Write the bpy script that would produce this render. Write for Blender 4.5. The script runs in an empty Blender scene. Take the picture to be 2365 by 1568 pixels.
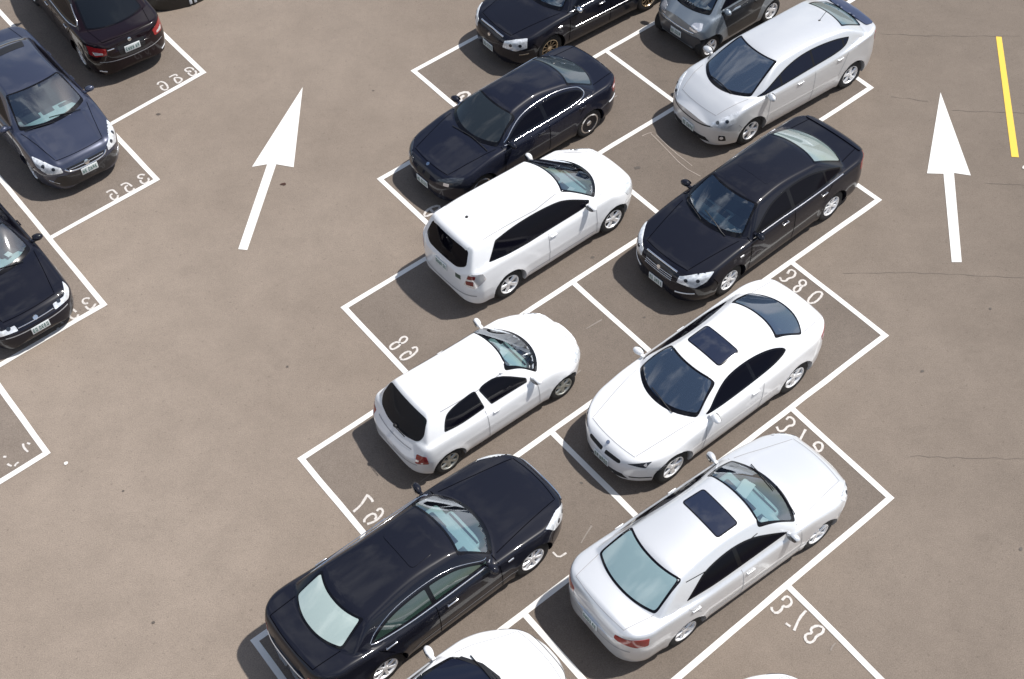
import bpy, bmesh, math, random
import numpy as np
from mathutils import Vector, Matrix
from mathutils.bvhtree import BVHTree
from mathutils.geometry import delaunay_2d_cdt
random.seed(7)
scene = bpy.context.scene
COL = scene.collection
R = math.radians

# ------------------------------------------------------------------ camera
cam_d = bpy.data.cameras.new('camera')
cam = bpy.data.objects.new('camera', cam_d)
COL.objects.link(cam)
scene.camera = cam
cam.location = (0, 0, 18.2645)
PITCH, ROLL = 0.8814, -0.0510
cam.rotation_mode = 'XYZ'
_right = Vector((1, 0, 0)); _fwd = Vector((0, math.cos(PITCH), -math.sin(PITCH))); _up = _right.cross(_fwd)
_r = math.cos(ROLL) * _right + math.sin(ROLL) * _up
_u = -math.sin(ROLL) * _right + math.cos(ROLL) * _up
cam.rotation_euler = Matrix((_r, _u, -_fwd)).transposed().to_euler()
cam_d.sensor_width = 36.0
cam_d.lens = 3129.8 / 2364.0 * 36.0
cam_d.clip_end = 2000

# ------------------------------------------------------------------ world, sun, exposure
SUN_DIR = Vector((0.57, 0.12, 1.0)).normalized()
SUN_EL = math.asin(SUN_DIR.z)
SUN_AZ = math.atan2(SUN_DIR.x, SUN_DIR.y)      # clockwise from +Y
world = bpy.data.worlds.new('World'); scene.world = world; world.use_nodes = True
wn = world.node_tree; wn.nodes.clear()
sky = wn.nodes.new('ShaderNodeTexSky'); sky.sky_type = 'NISHITA'; sky.sun_disc = False
sky.sun_elevation = SUN_EL; sky.sun_rotation = SUN_AZ; sky.dust_density = 1.0; sky.air_density = 1.0
tc = wn.nodes.new('ShaderNodeTexCoord')
nz = wn.nodes.new('ShaderNodeTexNoise'); nz.inputs['Scale'].default_value = 2.6; nz.inputs['Detail'].default_value = 6; nz.inputs['Roughness'].default_value = .58
rp = wn.nodes.new('ShaderNodeValToRGB'); rp.color_ramp.elements[0].position = .49; rp.color_ramp.elements[1].position = .60
mx = wn.nodes.new('ShaderNodeMixRGB'); mx.inputs[2].default_value = (8.0, 8.4, 9.2, 1)
bg = wn.nodes.new('ShaderNodeBackground'); bg.inputs['Strength'].default_value = 0.078
wo = wn.nodes.new('ShaderNodeOutputWorld')
wn.links.new(tc.outputs['Generated'], nz.inputs['Vector']); wn.links.new(nz.outputs['Fac'], rp.inputs[0])
wn.links.new(rp.outputs[0], mx.inputs[0]); wn.links.new(sky.outputs[0], mx.inputs[1]); wn.links.new(mx.outputs[0], bg.inputs[0]); wn.links.new(bg.outputs[0], wo.inputs[0])
sun_d = bpy.data.lights.new('sun', 'SUN'); sun_d.energy = 3.85; sun_d.angle = R(1.2); sun_d.color = (1, .955, .90)
sun = bpy.data.objects.new('sun', sun_d); COL.objects.link(sun)
sun.rotation_euler = SUN_DIR.to_track_quat('Z', 'Y').to_euler(); sun.location = (8, 20, 30)
scene.view_settings.view_transform = 'Standard'; scene.view_settings.look = 'None'
scene.view_settings.exposure = 0.36; scene.view_settings.gamma = 1.0

# ------------------------------------------------------------------ helpers
def tag(o, label=None, cat=None, group=None, kind=None):
    if label: o['label'] = label
    if cat: o['category'] = cat
    if group: o['group'] = group
    if kind: o['kind'] = kind
    return o

def link_mesh(name, verts, faces, mats, parent=None, mi=None, smooth=True, ang=None):
    me = bpy.data.meshes.new(name)
    me.from_pydata([tuple(v) for v in verts], [], [tuple(f) for f in faces])
    for m in (mats if isinstance(mats, (list, tuple)) else [mats]): me.materials.append(m)
    if mi is not None: me.polygons.foreach_set('material_index', mi)
    if smooth:
        me.polygons.foreach_set('use_smooth', [True] * len(me.polygons))
        if ang: me.set_sharp_from_angle(angle=R(ang))
    me.update()
    o = bpy.data.objects.new(name, me); COL.objects.link(o)
    if parent is not None: o.parent = parent
    return o

class MB:
    """collects simple shapes into one mesh"""
    def __init__(s): s.bm = bmesh.new()
    def box(s, c, size, rot=None, bev=0, seg=2, taper=None):
        r = bmesh.ops.create_cube(s.bm, size=1)
        vs = r['verts']
        for v in vs:
            v.co = Vector((v.co.x * size[0], v.co.y * size[1], v.co.z * size[2]))
            if taper and v.co.z > 0: v.co.x *= taper[0]; v.co.y *= taper[1]
        if bev:
            es = list({e for v in vs for e in v.link_edges})
            rr = bmesh.ops.bevel(s.bm, geom=es, offset=bev, segments=seg, affect='EDGES', profile=.5)
            vs = list({v for f in rr['faces'] for v in f.verts} | {v for v in vs if v.is_valid})
        M = Matrix.Translation(c) @ (rot.to_4x4() if rot else Matrix.Identity(4))
        for v in vs: v.co = M @ v.co
        return s
    def ell(s, c, rad, rot=None, u=20, v=12):
        r = bmesh.ops.create_uvsphere(s.bm, u_segments=u, v_segments=v, radius=1)
        M = Matrix.Translation(c) @ (rot.to_4x4() if rot else Matrix.Identity(4)) @ Matrix.Diagonal((*rad, 1))
        for w in r['verts']: w.co = M @ w.co
        return s
    def tube(s, pts, r, n=8):
        pts = [Vector(p) for p in pts]; rings = []
        for i, p in enumerate(pts):
            t = (pts[min(i + 1, len(pts) - 1)] - pts[max(i - 1, 0)]).normalized()
            a = t.cross(Vector((0, 0, 1)))
            if a.length < .1: a = t.cross(Vector((1, 0, 0)))
            a.normalize(); b = t.cross(a)
            rings.append([s.bm.verts.new(p + r * (math.cos(2 * math.pi * k / n) * a + math.sin(2 * math.pi * k / n) * b)) for k in range(n)])
        for A, B in zip(rings, rings[1:]):
            for k in range(n): s.bm.faces.new((A[k], A[(k + 1) % n], B[(k + 1) % n], B[k]))
        s.bm.faces.new(rings[0][::-1]); s.bm.faces.new(rings[-1])
        return s
    def lathe_y(s, prof, c, n=40, side=1, closed=False):
        """profile of (radius, y) turned about the y axis"""
        rings = []
        for (r, y) in prof:
            rings.append([s.bm.verts.new((c[0] + r * math.cos(2 * math.pi * k / n), c[1] + y * side, c[2] + r * math.sin(2 * math.pi * k / n))) for k in range(n)])
        P = list(zip(rings, rings[1:]))
        if closed: P.append((rings[-1], rings[0]))
        for A, B in P:
            for k in range(n): s.bm.faces.new((A[k], A[(k + 1) % n], B[(k + 1) % n], B[k]))
        return s
    def build(s, name, mat, parent=None, ang=35):
        bmesh.ops.remove_doubles(s.bm, verts=s.bm.verts, dist=1e-5)
        bmesh.ops.recalc_face_normals(s.bm, faces=s.bm.faces)
        me = bpy.data.meshes.new(name); s.bm.to_mesh(me); s.bm.free()
        me.materials.append(mat)
        me.polygons.foreach_set('use_smooth', [True] * len(me.polygons)); me.set_sharp_from_angle(angle=R(ang))
        o = bpy.data.objects.new(name, me); COL.objects.link(o)
        if parent is not None: o.parent = parent
        return o

def inside(p, poly):
    x, y = p; c = False; n = len(poly); j = n - 1
    for i in range(n):
        xi, yi = poly[i]; xj, yj = poly[j]
        if (yi > y) != (yj > y) and x < (xj - xi) * (y - yi) / (yj - yi) + xi: c = not c
        j = i
    return c
def area2(P): return sum(P[i - 1][0] * P[i][1] - P[i][0] * P[i - 1][1] for i in range(len(P))) / 2
def shrink(P, d):
    """offset polygon inward by d"""
    P = [Vector((p[0], p[1])) for p in P]; n = len(P); s = 1 if area2(P) > 0 else -1; out = []
    for i in range(n):
        a = (P[i] - P[i - 1]); b = (P[(i + 1) % n] - P[i])
        if a.length < 1e-6 or b.length < 1e-6: out.append(P[i]); continue
        a.normalize(); b.normalize()
        na = Vector((-a.y, a.x)) * s; nb = Vector((-b.y, b.x)) * s; m = na + nb
        if m.length < .1: m = na
        m.normalize(); out.append(P[i] + m * d / max(.45, m.dot(na)))
    return [(p.x, p.y) for p in out]
def roundp(P, r, n=4):
    P = [Vector(p) for p in P]; out = []
    for i in range(len(P)):
        p = P[i]; a = P[i - 1] - p; b = P[(i + 1) % len(P)] - p
        ra = min(r, a.length * .45); rb = min(r, b.length * .45)
        A = p + a.normalized() * ra; B = p + b.normalized() * rb
        for k in range(n + 1):
            t = k / n; out.append((1 - t) ** 2 * A + 2 * t * (1 - t) * p + t * t * B)
    return [tuple(q) for q in out]
def soften(P, it=2, lim=42):
    for _ in range(it):
        out = []; n = len(P)
        for i in range(n):
            p = Vector(P[i][:2]); a = Vector(P[i - 1][:2]) - p; b = Vector(P[(i + 1) % n][:2]) - p
            if a.length > 1e-6 and b.length > 1e-6 and math.degrees(math.pi - a.angle(b)) < lim:
                out += [tuple(p + a * .25), tuple(p + b * .25)]
            else: out.append(tuple(p))
        P = out
    return P
def clipx(P, x0, x1):
    def cl(P, f):
        o = []
        for i in range(len(P)):
            a, b = P[i - 1], P[i]; fa, fb = f(a), f(b)
            if (fa >= 0) != (fb >= 0):
                t = fa / (fa - fb); o.append((a[0] + (b[0] - a[0]) * t, a[1] + (b[1] - a[1]) * t))
            if fb >= 0: o.append(b)
        return o
    return cl(cl(P, lambda p: p[0] - x0), lambda p: x1 - p[0])
def spl(pts):
    """monotone cubic through (x, z) points, given in any x order"""
    pts = sorted(pts); X = np.array([p[0] for p in pts]); Y = np.array([p[1] for p in pts])
    h = np.diff(X); d = np.diff(Y) / h; m = np.zeros(len(X)); m[0] = d[0]; m[-1] = d[-1]
    for i in range(1, len(X) - 1):
        if d[i - 1] * d[i] > 0:
            w1 = 2 * h[i] + h[i - 1]; w2 = h[i] + 2 * h[i - 1]; m[i] = (w1 + w2) / (w1 / d[i - 1] + w2 / d[i])
    def f(x):
        x = np.clip(x, X[0], X[-1]); i = np.clip(np.searchsorted(X, x) - 1, 0, len(X) - 2)
        t = (x - X[i]) / h[i]
        return (2 * t ** 3 - 3 * t ** 2 + 1) * Y[i] + (t ** 3 - 2 * t ** 2 + t) * h[i] * m[i] + (-2 * t ** 3 + 3 * t ** 2) * Y[i + 1] + (t ** 3 - t ** 2) * h[i] * m[i + 1]
    return f
def smin(a, b, k):
    h = np.clip(.5 + .5 * (b - a) / k, 0, 1); return b * (1 - h) + a * h - k * h * (1 - h)
def smax(a, b, k): return -smin(-a, -b, k)

# ------------------------------------------------------------------ materials
MATS = {}
def pmat(name, base, rough=.5, metal=0, coat=0, spec=.5, bump=None, var=None, trans=0, ior=1.45, back=False, croug=.03):
    if name in MATS: return MATS[name]
    m = bpy.data.materials.new(name); m.use_nodes = True; nt = m.node_tree; b = nt.nodes['Principled BSDF']
    b.inputs['Base Color'].default_value = (*base, 1); b.inputs['Roughness'].default_value = rough
    b.inputs['Metallic'].default_value = metal; b.inputs['Coat Weight'].default_value = coat; b.inputs['Coat Roughness'].default_value = croug
    b.inputs['Specular IOR Level'].default_value = spec; b.inputs['IOR'].default_value = ior
    b.inputs['Transmission Weight'].default_value = trans
    t = nt.nodes.new('ShaderNodeTexCoord')
    if var:
        sc, amt = var
        n = nt.nodes.new('ShaderNodeTexNoise'); n.inputs['Scale'].default_value = sc; n.inputs['Detail'].default_value = 5
        mr = nt.nodes.new('ShaderNodeMapRange'); mr.inputs[1].default_value = .3; mr.inputs[2].default_value = .7; mr.inputs[3].default_value = 1 - amt; mr.inputs[4].default_value = 1 + amt
        mu = nt.nodes.new('ShaderNodeMixRGB'); mu.blend_type = 'MULTIPLY'; mu.inputs[0].default_value = 1; mu.inputs[1].default_value = (*base, 1)
        nt.links.new(t.outputs['Object'], n.inputs['Vector']); nt.links.new(n.outputs['Fac'], mr.inputs[0]); nt.links.new(mr.outputs[0], mu.inputs[2]); nt.links.new(mu.outputs[0], b.inputs['Base Color'])
    if bump:
        sc, st = bump
        n = nt.nodes.new('ShaderNodeTexNoise'); n.inputs['Scale'].default_value = sc; n.inputs['Detail'].default_value = 3
        bp = nt.nodes.new('ShaderNodeBump'); bp.inputs['Strength'].default_value = st; bp.inputs['Distance'].default_value = .01
        nt.links.new(t.outputs['Object'], n.inputs['Vector']); nt.links.new(n.outputs['Fac'], bp.inputs['Height']); nt.links.new(bp.outputs[0], b.inputs['Normal'])
    if back:
        g = nt.nodes.new('ShaderNodeNewGeometry'); d = nt.nodes.new('ShaderNodeBsdfDiffuse'); d.inputs[0].default_value = (.03, .03, .032, 1)
        mi = nt.nodes.new('ShaderNodeMixShader'); o = nt.nodes['Material Output']
        nt.links.new(g.outputs['Backfacing'], mi.inputs[0]); nt.links.new(b.outputs[0], mi.inputs[1]); nt.links.new(d.outputs[0], mi.inputs[2]); nt.links.new(mi.outputs[0], o.inputs[0])
    MATS[name] = m; return m
def clearglass(name, tint=(.75, .9, .9), refl=1.0):
    if name in MATS: return MATS[name]
    m = bpy.data.materials.new(name); m.use_nodes = True; nt = m.node_tree; nt.nodes.clear()
    o = nt.nodes.new('ShaderNodeOutputMaterial'); mi = nt.nodes.new('ShaderNodeMixShader'); tr = nt.nodes.new('ShaderNodeBsdfTransparent'); gl = nt.nodes.new('ShaderNodeBsdfGlossy')
    fr = nt.nodes.new('ShaderNodeFresnel'); fr.inputs[0].default_value = 1.5
    ma = nt.nodes.new('ShaderNodeMath'); ma.operation = 'MULTIPLY_ADD'; ma.inputs[1].default_value = refl; ma.inputs[2].default_value = .04 * refl; ma.use_clamp = True
    tr.inputs[0].default_value = (*tint, 1); gl.inputs['Color'].default_value = (.9, .95, 1, 1); gl.inputs['Roughness'].default_value = .02
    nt.links.new(fr.outputs[0], ma.inputs[0]); nt.links.new(ma.outputs[0], mi.inputs[0]); nt.links.new(tr.outputs[0], mi.inputs[1]); nt.links.new(gl.outputs[0], mi.inputs[2]); nt.links.new(mi.outputs[0], o.inputs[0])
    MATS[name] = m; return m
BLACKPL = pmat('black_plastic', (.012, .012, .014), .45)
FRIT = pmat('black_glass_border', (.005, .005, .007), .15, coat=.1, spec=.3)
RUBBER = pmat('tyre_rubber', (.018, .018, .019), .75, bump=(60, .3))
WELL = pmat('wheel_well', (.008, .008, .008), .9)
CHROME = pmat('chrome', (.82, .83, .85), .12, metal=1)
ALLOY = pmat('alloy_silver', (.90, .91, .92), .25, metal=.35, coat=.3)
ALLOYD = pmat('alloy_dark', (.03, .03, .035), .3, metal=.6)
BRASS = pmat('alloy_bronze_edge', (.55, .45, .32), .25, metal=.9)
GRILLE = pmat('grille_dark', (.02, .02, .024), .3, metal=.3, coat=.4)
SEAM = pmat('seam_dark', (.002, .002, .003), .9, spec=0)
SEAMW = pmat('seam_shade_grey', (.36, .36, .37), .8)
REDL = pmat('red_lens', (.30, .008, .010), .12, coat=1)
DREDL = pmat('dark_red_lens', (.16, .006, .008), .12, coat=1)
ORL = pmat('amber_lens', (.75, .28, .03), .12, coat=1)
CLRL = pmat('clear_lens', (.74, .77, .80), .12, metal=.25, coat=1, var=(16, .28))
DARKLENS = pmat('lamp_dark_inside', (.03, .035, .045), .1, coat=1)
BRIGHT = pmat('lamp_reflector', (.9, .9, .92), .15, metal=.6, coat=.6)
PLATE = pmat('plate_white', (.72, .76, .76), .35)
PLATEG = pmat('plate_characters', (.02, .12, .09), .5)
SEATG = pmat('seat_grey', (.17, .18, .18), .85, bump=(90, .2))
SEATB = pmat('seat_beige', (.42, .40, .35), .85, bump=(90, .2))
SEATD = pmat('seat_dark', (.035, .036, .04), .85, bump=(90, .2))
DASH = pmat('dash_grey', (.10, .12, .125), .6)
DASHL = pmat('dash_pale', (.46, .55, .55), .6)
PAPER = pmat('paper_white', (.8, .8, .78), .7)
SUNROOF = pmat('sunroof_glass', (.012, .016, .035), .03, coat=1, spec=1.0)
def tint(name, c, r=.04, spec=.6, coat=.5, cior=1.5):
    m = pmat('glass_' + name, c, r, coat=coat, spec=spec); m.node_tree.nodes['Principled BSDF'].inputs['Coat IOR'].default_value = cior; return m
T_BLK = tint('black', (.003, .003, .006), .05, .15, 0)
T_NAVY = tint('navy', (.010, .013, .026), .05, .12, 0)
T_SLATE = tint('slate', (.030, .046, .075), .05, .6, 1, 1.9)
T_GREY = tint('smoke', (.009, .012, .017), .05, .15, .1)
T_GREYW = tint('smoke_screen', (.020, .026, .031), .05, .4, .8)
REFL_AQUA = tint('aqua', (.26, .37, .385), .08, .6, 1, 2.1)  # pale base colour stands in for bright sky reflected in the glass
REFL_MINT = tint('mint', (.22, .28, .27), .08, .6, 1, 2.1)  # sky reflection put into the base colour, in a greyer green
T_DUSK = tint('dusk', (.035, .048, .058), .05, .9, .8)
REFL_MINTB = tint('mint_pale', (.43, .53, .50), .10, .6, 1, 2.0)  # palest rear glass, reflected sky painted as its base colour
REFL_TEAL = tint('teal', (.10, .155, .17), .06, .6, 1, 1.9)  # darker teal, sky mirrored in rear glass painted into the base
CLEAR = clearglass('glass_clear')
CLEARD = clearglass('glass_clear_dim', (.55, .66, .68), 2.4)
CLEARA = clearglass('glass_clear_aqua', (.66, .80, .82), 2.8)
def paint(name, c, metal=0, rough=.4, coat=1, var=None, spec=.5): return pmat('paint_' + name, c, rough, metal=metal, coat=coat, back=True, var=var, croug=.03, spec=spec)
P_WHITE = paint('white', (.80, .81, .82), 0, .35)
P_PEARL = paint('pearl_silver', (.68, .695, .71), .45, .36)
P_SILVER = paint('silver_white', (.72, .735, .75), .45, .36)
P_BLACK = paint('black', (.0085, .0092, .0155), 0, .32, coat=.68, spec=.1)
P_NAVY = paint('midnight_blue', (.009, .0105, .020), 0, .32, coat=.68, spec=.1)
P_BLUE = paint('slate_blue', (.040, .048, .082), .35, .34, coat=1)
P_SMART = paint('blue_silver', (.26, .30, .34), .5, .34)
P_MAROON = paint('black_maroon', (.009, .004, .006), 0, .3, coat=.6, spec=.1)

# ------------------------------------------------------------------ car shell
class Shell:
    def __init__(s, S):
        s.S = S; s.W = S['W']; s.xf = S['xf']; s.xr = S['xr']
        s.deck = spl(S['deck']); s.bot = spl(S['bot']); s.wb = S['wb']; s.R = S['R']
        s.roof = spl(S['roof'])
    def width(s, x):
        W = s.W * (1 - .035 * np.abs((x - .1) / s.xf) ** 3)
        cf, nf, mf = s.S.get('nose', (.62, 2.0, 3.0)); cr, nr, mr = s.S.get('tail', (.5, 2.0, 3.4))
        t = np.clip((x - (s.xf - cf)) / cf, 0, .9995); W = W * (1 - t ** nf) ** (1 / mf)
        t = np.clip(((s.xr + cr) - x) / cr, 0, .9995); return W * (1 - t ** nr) ** (1 / mr)
    def deckz(s, x, y, Wx):
        q = np.abs(y) / s.W; xe = np.where(x > 0, x + s.S.get('bowf', .12) * q ** 2.5, x - s.S.get('bowr', .08) * q ** 2.5)
        xe = np.clip(xe, s.xr, s.xf)
        ws = Wx - .035 * np.minimum(1, Wx / .5)
        r = .075; u = np.clip((np.abs(y) - (ws - r)) / r, 0, 1)
        z = s.deck(xe) - s.S.get('crown', .05) * q ** 2 - .045 * (1 - np.sqrt(np.maximum(0, 1 - .96 * u * u)))
        # bonnet creases
        h = s.S.get('crease', .004); z += np.where((x > s.S['ws'][0]), h * np.exp(-((np.abs(y) - (.58 - .05 * (x - 1))) / .06) ** 2), 0)
        return z
    def top(s, x, y, Wx):
        S = s.S; d = s.deckz(x, y, Wx)
        a = np.abs(y)
        xbc, bowb, zb, xtc, bowt, zt = S['ws'];
        xb = xbc - bowb * (a / .64) ** 2.2; xt = xtc - bowt * (a / .52) ** 2.2
        f = (xb - x) / (xb - xt); w = zb + (zt - zb) * (f + .12 * np.clip(f, 0, 1) * (1 - np.clip(f, 0, 1)))
        xbc, bowb, zb, xtc, bowt, zt = S['rw']
        xb = xbc + bowb * (a / .60) ** 2.2; xt = xtc + bowt * (a / .52) ** 2.2
        f = (x - xb) / (xt - xb); rw = zb + (zt - zb) * (f + .12 * np.clip(f, 0, 1) * (1 - np.clip(f, 0, 1)))
        ro = s.roof(x) - S.get('rcrown', .045) * (a / .55) ** 2
        belt = s.deck(x) - .05
        yb, yr, zr = S['side']; yb = yb - S.get('tapr', .07) * np.maximum(0, (-x - .7)) ** 1.5 - .05 * np.maximum(0, x - .5) ** 1.5
        k = (yb - yr) / (zr - 1.0); si = belt + (yb - a) / k * (1 - .12 * np.clip((yb - a) / (yb - yr), 0, 1.3)) * 1.08
        g = smin(smin(w, rw, .03), ro, S.get('kr', .035)); g = smin(g, si, .055)
        return smax(d, g, .012)
    def build(s):
        S = s.S; e = np.array([0, .003, .010, .022, .04, .065, .095, .13, .17])
        core = np.arange(s.xr + .2, s.xf - .2 + 1e-6, .034)
        xs = np.concatenate([s.xr + e, core, (s.xf - e)[::-1]])
        extra = np.linspace(S['rw'][0] - .03, S['rw'][3] + .03, 14)
        xs = np.unique(np.round(np.concatenate([xs, extra]), 4)); xs = xs[np.insert(np.diff(xs) > .008, 0, True) | (xs > s.xf - .05) | (xs < s.xr + .05)]
        nS = 13; tS = np.linspace(0, 1, nS)
        tb = np.concatenate([np.linspace(0, .10, 5), np.linspace(.125, .44, 15), np.linspace(.48, 1, 12)])  # from ws to centre
        rows = []; Rw = s.R + .048
        for x in xs:
            Wx = float(s.width(x)); zb = float(s.bot(x)); ws = Wx - .035 * min(1, Wx / .5)
            zs = float(s.top(x, np.array([ws]), Wx)[0])
            zs = max(zs, zb + .02)
            k = min(1, Wx / .5)
            # side, bottom to shoulder
            zz = zb + (zs - zb) * tS
            zn = (zz - .18) / .8
            ins = np.interp(zn, [0, .06, .2, .42, .50, .60, .8, 1.0, 1.2], [.085, .055, .022, .008, .0, .006, .014, .03, .035]) * k
            yy = Wx - ins
            bl = np.clip((tS - .75) / .25, 0, 1) ** 2; yy = yy * (1 - bl) + ws * bl
            yy[-1] = ws
            for hx in (s.wb / 2, -s.wb / 2):
                dd = np.hypot(x - hx, zz - s.R); fl = .014 * np.exp(-((dd - Rw) / .055) ** 2) * (zz > s.R * .5)
                yy = yy + fl * (tS < .9)
            ty = ws * (1 - tb); tz = s.top(x, ty, Wx); tz = np.maximum(tz, zb + .02); tz[0] = zs
            half = [(y, z) for y, z in zip(yy, zz)] + [(y, z) for y, z in zip(ty[1:], tz[1:])]
            bot = [(0, zb), (Wx * .5, zb), (max(0, Wx * .86), zb + .0)]
            sec = bot + half                     # bottom centre -> roof centre, left side
            full = sec + [(-y, z) for y, z in sec[-2:0:-1]]
            rows.append([(x, y, z) for y, z in full])
        n = len(rows[0]); V = [p for r in rows for p in r]; F = []
        for i in range(len(rows) - 1):
            for j in range(n): F.append((i * n + j, i * n + (j + 1) % n, (i + 1) * n + (j + 1) % n, (i + 1) * n + j))
        F.append(tuple(range(n))[::-1]); F.append(tuple((len(rows) - 1) * n + j for j in range(n)))
        s.V = V; s.F = F
        s.bvh = BVHTree.FromPolygons([Vector(v) for v in V], F)

class Car:
    def __init__(s, S, name, label, cat, loc, ang, paintm, group='cars parked in the marked bays'):
        s.S = S; s.paint = paintm
        s.root = bpy.data.objects.new(name, None); COL.objects.link(s.root)
        s.root.location = (loc[0], loc[1], 0); s.root.rotation_euler = (0, 0, R(ang)); s.root.empty_display_size = .5
        tag(s.root, label, cat, group)
        s.sh = Shell(S); s.sh.build(); s.cuts = []
    # --- surface lookup
    def hit(s, kind, a, b, sy=1):
        if kind == 's': o = Vector((a, 3 * sy, b)); d = Vector((0, -sy, 0))
        elif kind == 't': o = Vector((a, b, 3)); d = Vector((0, 0, -1))
        elif kind == 'f': o = Vector((4, a, b)); d = Vector((-1, 0, 0))
        elif kind == 'r': o = Vector((-4, a, b)); d = Vector((1, 0, 0))
        l, n, i, _ = s.sh.bvh.ray_cast(o, d)
        if l is None:
            l, n, i, _ = s.sh.bvh.find_nearest(o + d * 2.5)
        if n.dot(d) > 0: n = -n
        return l, n
    def pt(s, p, sy=1):
        if len(p) == 3 and isinstance(p[0], str):
            k, a, b = p; sh = s.sh
            if k == 't': b = min(b, float(sh.width(a)) - .05) if b > 0 else b
            if k == 's':
                Wx = float(sh.width(a)); zs = float(sh.top(a, np.array([Wx - .035]), Wx)[0]); b = min(b, zs - .012)
            if k in 'fr':
                lim = (sh.xf if k == 'f' else -sh.xr) - .55
                a = min(a, sh.W - .10) if a > 0 else a
                for _ in range(14):
                    if abs(s.hit(k, a * sy, b)[0].x) > lim: break
                    b -= .02
            if k in 'fr': return s.hit(k, a * sy, b)[0]
            if k == 't': return s.hit(k, a, b * sy)[0]
            return s.hit(k, a, b, sy)[0]
        return Vector((p[0], p[1] * sy, p[2]))
    def frame(s, d):
        d = Vector(d).normalized(); up = Vector((0, 0, 1)) if abs(d.z) < .9 else Vector((1, 0, 0))
        e1 = up.cross(d).normalized(); e2 = d.cross(e1); return d, e1, e2
    def patch(s, outline, d, parts, off=.004, sp=.05, cut=(), skirt=.008):
        """outline: 3-D points; parts: list of (name, poly or None, material, parent). faces go to the first poly that holds them, None takes the rest"""
        d, e1, e2 = s.frame(d)
        to2 = lambda p: (Vector(p).dot(e1), Vector(p).dot(e2))
        O = [to2(p) for p in outline]
        polys = [None if q[1] is None else [to2(p) for p in q[1]] for q in parts]
        vs = []; es = []
        for P in [O] + [p for p in polys if p]:
            # subdivide edges
            D = []
            for i in range(len(P)):
                a = Vector(P[i - 1]); b = Vector(P[i]); n = max(1, int((b - a).length / sp))
                for k in range(n): D.append(a + (b - a) * k / n)
            b0 = len(vs); vs += D; es += [(b0 + i, b0 + (i + 1) % len(D)) for i in range(len(D))]
        xs = [p[0] for p in O]; ys = [p[1] for p in O]
        nx = int((max(xs) - min(xs)) / sp); ny = int((max(ys) - min(ys)) / sp)
        for i in range(1, nx + 1):
            for j in range(1, ny + 1):
                q = (min(xs) + i * sp - sp / 2 * (j % 2), min(ys) + j * sp)
                if inside(q, O): vs.append(Vector(q))
        r = delaunay_2d_cdt(vs, es, [], 0, 1e-5)
        RV, RF = r[0], r[2]
        P3 = []
        for v in RV:
            o = e1 * v.x + e2 * v.y + d * 5
            l, n, i, _ = s.sh.bvh.ray_cast(o, -d)
            if l is None:
                l, n, i, _ = s.sh.bvh.find_nearest(e1 * v.x + e2 * v.y + d * (sum(Vector(p).dot(d) for p in outline) / len(outline)))
            if n.dot(d) < 0: n = -n
            P3.append(l + n * off)
        groups = [[] for _ in parts]
        for f in RF:
            c = (sum(RV[i].x for i in f) / len(f), sum(RV[i].y for i in f) / len(f))
            if not inside(c, O): continue
            for gi, P in enumerate(polys):
                if P is None or inside(c, P): groups[gi].append(f); break
        out = []; parent_prev = None
        for gi, (q, fs) in enumerate(zip(parts, groups)):
            if not fs: out.append(None); continue
            used = sorted({i for f in fs for i in f}); mp = {u: k for k, u in enumerate(used)}
            V = [P3[u] for u in used]; F = []
            for f in fs:
                f = [mp[i] for i in f]
                a, b, c = V[f[0]], V[f[1]], V[f[2]]
                if (b - a).cross(c - a).dot(d) < 0: f = f[::-1]
                F.append(f)
            if skirt:
                ed = {}
                for f in F:
                    for i in range(len(f)): ed[(f[i], f[(i + 1) % len(f)])] = 1
                low = {}
                for (a, b) in list(ed):
                    if (b, a) not in ed:
                        for q2 in (a, b):
                            if q2 not in low: low[q2] = len(V); V.append(V[q2] - d * skirt)
                        F.append([b, a, low[a], low[b]])
            par = q[3] if len(q) > 3 and q[3] is not None else s.root
            if isinstance(par, int): par = out[par] or s.root
            out.append(link_mesh(q[0], V, F, q[2], par, ang=50))
        for P in cut: s.cuts.append((d, e1, e2, [to2(p) for p in P]))
        return out
    def ribbon(s, name, lines, w, mat, parent=None, off=.002, rise=0):
        """lines: list of (kind, pts2d, sy); every line is a part of its own, the slats of one grille stay one mesh"""
        if len(lines) > 1 and 'slat' not in name: return [s.ribbon(name, [q], w, mat, parent, off, rise) for q in lines][0]
        off = max(off, .0035); V = []; F = []
        for kind, pts, sy in lines:
            if len(pts) > 3:
                for _ in range(2):
                    q = [pts[0]]
                    for a, b in zip(pts, pts[1:]): q += [(a[0] * .75 + b[0] * .25, a[1] * .75 + b[1] * .25), (a[0] * .25 + b[0] * .75, a[1] * .25 + b[1] * .75)]
                    pts = q + [pts[-1]]
            dense = []
            for a, b in zip(pts, pts[1:]):
                n = max(1, int(math.dist(a, b) / .04))
                for k in range(n): dense.append((a[0] + (b[0] - a[0]) * k / n, a[1] + (b[1] - a[1]) * k / n))
            dense.append(pts[-1]); H = []
            for p in dense:
                a, b = p
                if kind in 'fr': l, n = s.hit(kind, a * sy, b)
                elif kind == 't': l, n = s.hit(kind, a, b * sy)
                else: l, n = s.hit(kind, a, b, sy)
                H.append((l, n))
            rows = []
            for i, (l, n) in enumerate(H):
                t = H[min(i + 1, len(H) - 1)][0] - H[max(i - 1, 0)][0]
                if t.length < 1e-6: continue
                c = t.normalized().cross(n).normalized()
                b0 = len(V)
                if rise: V += [l + c * w / 2, l + c * w / 3 + n * rise, l - c * w / 3 + n * rise, l - c * w / 2]
                else: V += [l + c * w / 2 + n * off, l - c * w / 2 + n * off]
                rows.append(b0)
            k = 4 if rise else 2
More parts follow.
